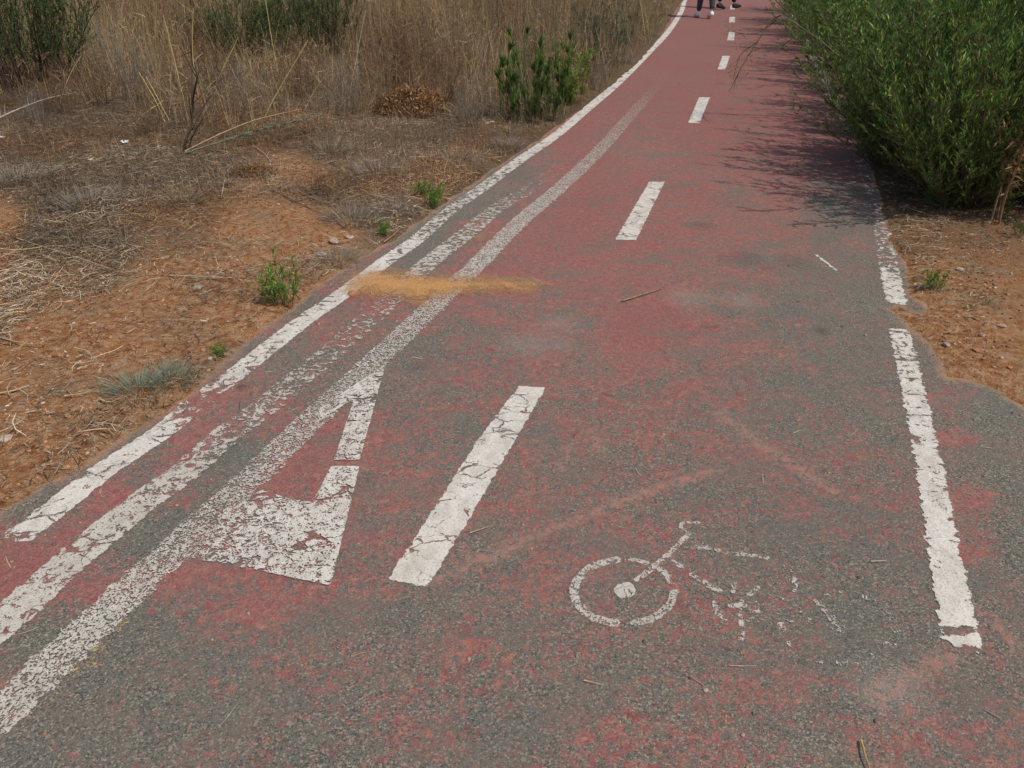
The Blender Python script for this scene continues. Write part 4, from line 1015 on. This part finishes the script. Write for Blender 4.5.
# branch arching over the path from the hedge
root_ = empty('drooping_branch', (4.0, 7.6, .0)); tag(root_, 'thin branch arching out of the hedge with twigs drooping over the path', 'branch')
def child_stick(name, pts, r, c, twigs, seed, tl=.1, leaves=0, green=(.16, .20, .05)):
    o = stick(name, None, None, pts, r, c, None, twigs, seed, .35, tl); loc = o.location.copy(); o.parent = root_; o.location = loc - root_.location
    if leaves:
        rs = np.random.RandomState(seed); ln = smooth_line(np.array(pts, float), .02); i = np.clip((len(ln) * (1 - rs.rand(leaves) * .55)).astype(int), 0, len(ln) - 1)
        p = ln[i] + rs.normal(0, .035, (leaves, 3)); dv = norm(rs.normal(0, 1, (leaves, 3)) + [-.3, 0, -.4]); q = p[:, None] + dv[:, None] * (np.array([0, .4, 1])[None, :, None] * rs.uniform(.02, .05, leaves)[:, None, None])
        me = mesh_np('leaves', *ribbons(q - np.array(loc), np.array([.4, 1, .1])[None] * .005 * np.ones((leaves, 1)), np.cross(dv, rs.normal(0, 1, (leaves, 3))), np.array([green]) * rs.uniform(.6, 1.3, (leaves, 1))), mat=M['leaf'])
        link('leaves', me, o)
    return o
yb = 7.3
child_stick('stem', [(4.0, 7.7, .02), AT(900, 98, 7.5), AT(848, 64, yb), AT(815, 38, yb), AT(781, 15, yb), AT(766, 12, yb)], .009, (.20, .17, .12), 10, 71, .2, 60)
child_stick('twig', [AT(781, 15, yb), AT(770, 22, yb), AT(756, 45, yb - .05), AT(742, 68, yb - .08), AT(730, 92, yb - .1)], .006, (.13, .10, .05), 8, 72, .14, 50, (.22, .17, .05))
child_stick('twig', [AT(758, 42, yb), AT(745, 50, yb + .05), AT(738, 60, yb + .05), AT(733, 80, yb)], .004, (.14, .11, .05), 4, 73, .12, 40, (.20, .24, .05))
child_stick('twig', [AT(776, 20, yb), AT(766, 28, yb + .1), AT(752, 34, yb + .1), AT(726, 31, yb + .1)], .004, (.12, .08, .06), 3, 74, .08, 30, (.24, .26, .05))
child_stick('twig', [AT(800, 28, yb), AT(790, 40, yb), AT(775, 47, yb + .1), AT(740, 48, yb + .2)], .005, (.14, .13, .07), 8, 75, .12, 50)
# extra wispy stems leaning from the hedge over the path
wisp = bush_meshes('wisp', 500, 7, 1.25, .30, .04, 5, .16, 420, .05, .006, [(.12, .17, .04), (.09, .14, .035)], dead=(.22, .13, .06), dead_h=.5, deadp=.5, curl=-.05, smin=.35, stemr=.004)
for k, (px, py, lean, s, lb) in enumerate([(862, 165, .75, .9, 'thin stems leaning out of the hedge beside the flaked line'), (845, 120, .8, 1.0, 'thin stems leaning over the path below the arching branch'), (828, 80, .7, 1.1, 'thin stems leaning over the path behind the arching branch'), (893, 208, .7, .65, 'thin low stems leaning out at the hedge corner')]):
    x, y = G(px, py); x += .35; o = plant('leaning_stems', 'plant', lb, (x, y + .1, gz(x, y)), wisp, 0, s, 'thin stems leaning out of the hedge'); o.rotation_euler = (0, -lean, .25 * (k % 2))
# dead brown stalk within the nearest bush
dm = bush_meshes('dead_stalk', 501, 4, .85, .10, .05, 9, .12, 620, .07, .010, [(.30, .17, .09), (.22, .12, .06)], dead=(.26, .15, .08), dead_h=.01, curl=.1, smin=.25, stemc=(.22, .13, .08), stemr=.006, leafup=-.5, yellow=0)
x, y = 2.78, 4.42; o = plant('dead_stalk', 'plant', 'brown dead leafy stalk standing in the nearest green bush', (x, y, gz(x, y)), dm, 1.0)

# ------------------------------------------------------------------ stones and scraps
def stone(name, label, cat, loc, s, seed, mat, group=None):
    bm = bmesh.new(); bmesh.ops.create_icosphere(bm, subdivisions=3, radius=1); rs = np.random.RandomState(seed)
    co = np.array([v.co[:] for v in bm.verts])
    for k in range(7):
        nrm = norm(rs.normal(0, 1, 3)); dcut = rs.uniform(.55, .85); d = co @ nrm; co = co - np.outer(np.maximum(d - dcut, 0) * .9, nrm)
    co += vnoise(co[:, 0] * 3 + co[:, 2] * 2, co[:, 1] * 3, seed, 3)[:, None] * .06 * co
    for v, c in zip(bm.verts, co): v.co = Vector(c) * 1.0
    for f in bm.faces: f.smooth = False
    me = bpy.data.meshes.new(name); bm.to_mesh(me); bm.free(); o = link(name, me, None, mat)
    o.location = loc; o.scale = s; o.rotation_euler = (0, 0, seed); return tag(o, label, cat, group)
for k, (px, py, s, mt, lb) in enumerate([(8, 443, .028, 'rock', 'grey stone on orange earth at the left edge'), (335, 246, .040, 'rock', 'largest pale stone beside the path above the green weed'), (350, 241, .030, 'rock', 'small white stone right of the largest pale stone'), (490, 128, .050, 'rock', 'flat whitish stone at the foot of the dry grass'),
                                         (946, 349, .022, 'rock', 'small pale stone on the right bare soil by the asphalt edge'), (1000, 331, .020, 'rock', 'dark grey pebble on the right bare soil near the picture edge'), (958, 275, .024, 'rock', 'pale pebble above the small weed on the right soil'), (352, 294, .028, 'clod', 'brown earth clod on the edge line at the sand spill'),
                                         (322, 258, .03, 'rock', 'pale stone low between the grey tuft and the green weed'), (296, 277, .026, 'clod', 'brown clod of earth behind the bright green weed'), (60, 285, .03, 'clod', 'earth clod under the left straw canes'), (200, 294, .03, 'rock', 'light stone half buried in orange earth'),
                                         (1008, 372, .016, 'clod', 'reddish crumb of earth near the lower right soil edge'), (975, 355, .018, 'clod', 'brown earth lump in the middle of the right soil'), (60, 360, .022, 'clod', 'orange clod alone on the left bare earth')]):
    x, y = G(px, py); stone('stone' if mt == 'rock' else 'earth_clod', lb, 'stone' if mt == 'rock' else 'clod', (x, y, gz(x, y) + s * .2), (s, s * .8, s * .36), k + 1, M[mt], 'stones and clods beside the path')
def scrap(label, px, py, s, seed):
    rs = np.random.RandomState(seed); n = 7; g = np.linspace(-1, 1, n); a, b = np.meshgrid(g, g); z = vnoise(a * 1.5 + seed, b * 1.5, seed, 2) * .6
    V = np.stack([a * (.8 + .3 * np.sin(5 * b + seed)), b * (.6 + .3 * np.cos(4 * a)), 1.8 * np.abs(z) + .1 * np.sin(9 * a)], -1) * s; ii = np.arange(n * n).reshape(n, n)
    F = np.stack([ii[:-1, :-1], ii[:-1, 1:], ii[1:, 1:], ii[1:, :-1]], -1).reshape(-1, 4); o = link('litter_scrap', mesh_np('litter_scrap', V, F, mat=M['paper'], smooth=True)); x, y = G(px, py); o.location = (x, y, gz(x, y) + .015)
    md = o.modifiers.new('thickness', 'SOLIDIFY'); md.thickness = .0012
    tag(o, label, 'litter', 'white litter scraps')
scrap('crumpled white scrap lying in litter left of the sapling', 127, 153, .030, 3)
scrap('tiny white scrap below the crumpled one in dark litter', 93, 169, .016, 5)
scrap('tiny white scrap under the nearest bush at the right edge', 1016, 214, .018, 7)
scrap('small white scrap at the left edge in the litter', 5, 148, .02, 9)

# ------------------------------------------------------------------ the two walkers
skin = mat_plain('skin', (.45, .27, .19), .6, 20, .06); blk = mat_plain('black_cloth', (.018, .018, .022), .85, 60, .3); wht = mat_plain('white_shoe', (.78, .77, .75), .6, 40, .06)
tee = mat_plain('rust_cloth', (.42, .16, .07), .85, 50, .2); tee2 = mat_plain('grey_cloth', (.30, .30, .33), .85, 50, .2); hairm = mat_plain('dark_hair', (.035, .022, .015), .6, 80, .3); grey = mat_plain('dark_leggings', (.05, .05, .065), .85, 60, .4)
def skinmesh(name, verts, edges, mat, parent, rootv=0, levels=2):
    me = bpy.data.meshes.new(name); me.from_pydata([v[:3] for v in verts], edges, []); o = link(name, me, parent, mat)
    m1 = o.modifiers.new('skin', 'SKIN'); sv = me.skin_vertices[0].data
    for i, v in enumerate(verts):
        r = v[3]; sv[i].radius = (r, r) if not isinstance(r, tuple) else r; sv[i].use_root = (i == rootv)
    m1.use_smooth_shade = True; m2 = o.modifiers.new('sub', 'SUBSURF'); m2.levels = m2.render_levels = levels
    return o
def walker(label, loc, rz, stride, top, legm, shoem, sc=1.0):
    t = empty('person', loc, rz); t.scale = (sc,) * 3; tag(t, label, 'person')
    # skeleton faces -y; legs swing in y by stride
    V = [(0, 0, .93, (.135, .10))]; E = []
    def add(v, par): V.append(v); E.append((par, len(V) - 1)); return len(V) - 1
    sp_ = add((0, .01, 1.10, (.12, .09)), 0); ch = add((0, .0, 1.30, (.15, .105)), sp_); nk0 = add((0, .01, 1.43, (.085, .07)), ch); nk = add((0, .0, 1.50, .052), nk0)
    hd = add((0, -.015, 1.58, (.070, .085)), nk); h2 = add((0, -.02, 1.66, (.075, .092)), hd); add((0, -.01, 1.72, (.055, .065)), h2)
    ns = add((0, -.115, 1.60, .010), hd)
    legs = []
    for s, f in ((1, 1), (-1, -1)):
        hp = add((.09 * s, 0, .88, .088), 0); off = stride * f
        kn = add((.075 * s, -off * .50 - .02, .50, .058), hp); ca = add((.075 * s, -off * .62 + (.05 if f < 0 else 0), .34, .054), kn)
        an_ = add((.075 * s, -off * 1.0 + (.06 if f < 0 else 0), .10 + (.05 if f < 0 else 0), .034), ca); legs.append((s, f, hp, kn, ca, an_))
    for s, f in ((1, -1), (-1, 1)):
        sh = add((.17 * s, .01, 1.385, .052), ch); el = add((.22 * s, .04 - .10 * f * stride, 1.12, .038), sh); wr = add((.23 * s, -.08 - .35 * f * stride, .90, .024), el)
        pm = add((.232 * s, -.10 - .38 * f * stride, .845, (.016, .034)), wr)
        for q in range(4):
            a_ = add((.232 * s, -.135 + .022 * q - .38 * f * stride, .79 - .004 * abs(q - 1.5), .0085), pm); add((.222 * s, -.138 + .022 * q - .38 * f * stride, .752 + .008 * abs(q - 1.3), .0075), a_)
        th = add((.222 * s, -.150 - .38 * f * stride, .845, .0095), wr); add((.214 * s, -.165 - .38 * f * stride, .812, .008), th)
    skinmesh('body', V, E, skin, t)
    tr = [(0, 0, .95, (.150, .112))]; te = []
    for s, f, hp, kn, ca, an_ in legs:
        b0 = len(tr); 
        for q, g_ in ((hp, .012), (kn, .012), (ca, .010), (an_, .010)): tr.append((V[q][0], V[q][1], V[q][2], V[q][3] + g_))
        te += [(0, b0), (b0, b0 + 1), (b0 + 1, b0 + 2), (b0 + 2, b0 + 3)]
    skinmesh('trousers', tr, te, legm, t)
    sh = [(0, 0, .96, (.155, .118)), (0, .01, 1.12, (.14, .11)), (0, 0, 1.30, (.168, .122)), (0, .01, 1.42, (.09, .078))]; se = [(0, 1), (1, 2), (2, 3)]
    for s in (1, -1):
        k = len(sh); sh += [(.175 * s, .01, 1.385, .064), (.205 * s, .03, 1.22, .056)]; se += [(2, k), (k, k + 1)]
    skinmesh('shirt', sh, se, top, t)
    skinmesh('hair', [(0, .03, 1.70, (.082, .085)), (0, .05, 1.62, (.08, .06)), (0, .06, 1.52, (.055, .04))], [(0, 1), (1, 2)], hairm, t)
    for s, f, hp, kn, ca, an_ in legs:
        a = V[an_]; up = .0 if f > 0 else .05
        skinmesh('shoe', [(a[0], a[1] + .045, .042 + up, .042), (a[0], a[1] - .05, .045 + up * .5, .046), (a[0], a[1] - .15, .034, (.044, .032)), (a[0], a[1] - .19, .03, (.034, .026)), (a[0], a[1], .085 + up, .044)], [(0, 1), (1, 2), (2, 3), (1, 4)], shoem, t)
    for s in (1, -1):
        bm = bmesh.new(); bmesh.ops.create_uvsphere(bm, u_segments=10, v_segments=8, radius=.011); me = bpy.data.meshes.new('eye'); bm.to_mesh(me); bm.free(); o = link('eye', me, t, hairm); o.location = (.03 * s, -.10, 1.635)
    return t
x, y = G(704, 18); walker('walker in dark leggings and white shoes, nearer of the two on the far path', (x, y, .003), R(186), .13, tee, grey, wht)
x, y = G(727, 9); walker('walker in black trousers and black shoes beside the farthest centre dash', (x, y, .003), R(120), .26, tee2, blk, blk)
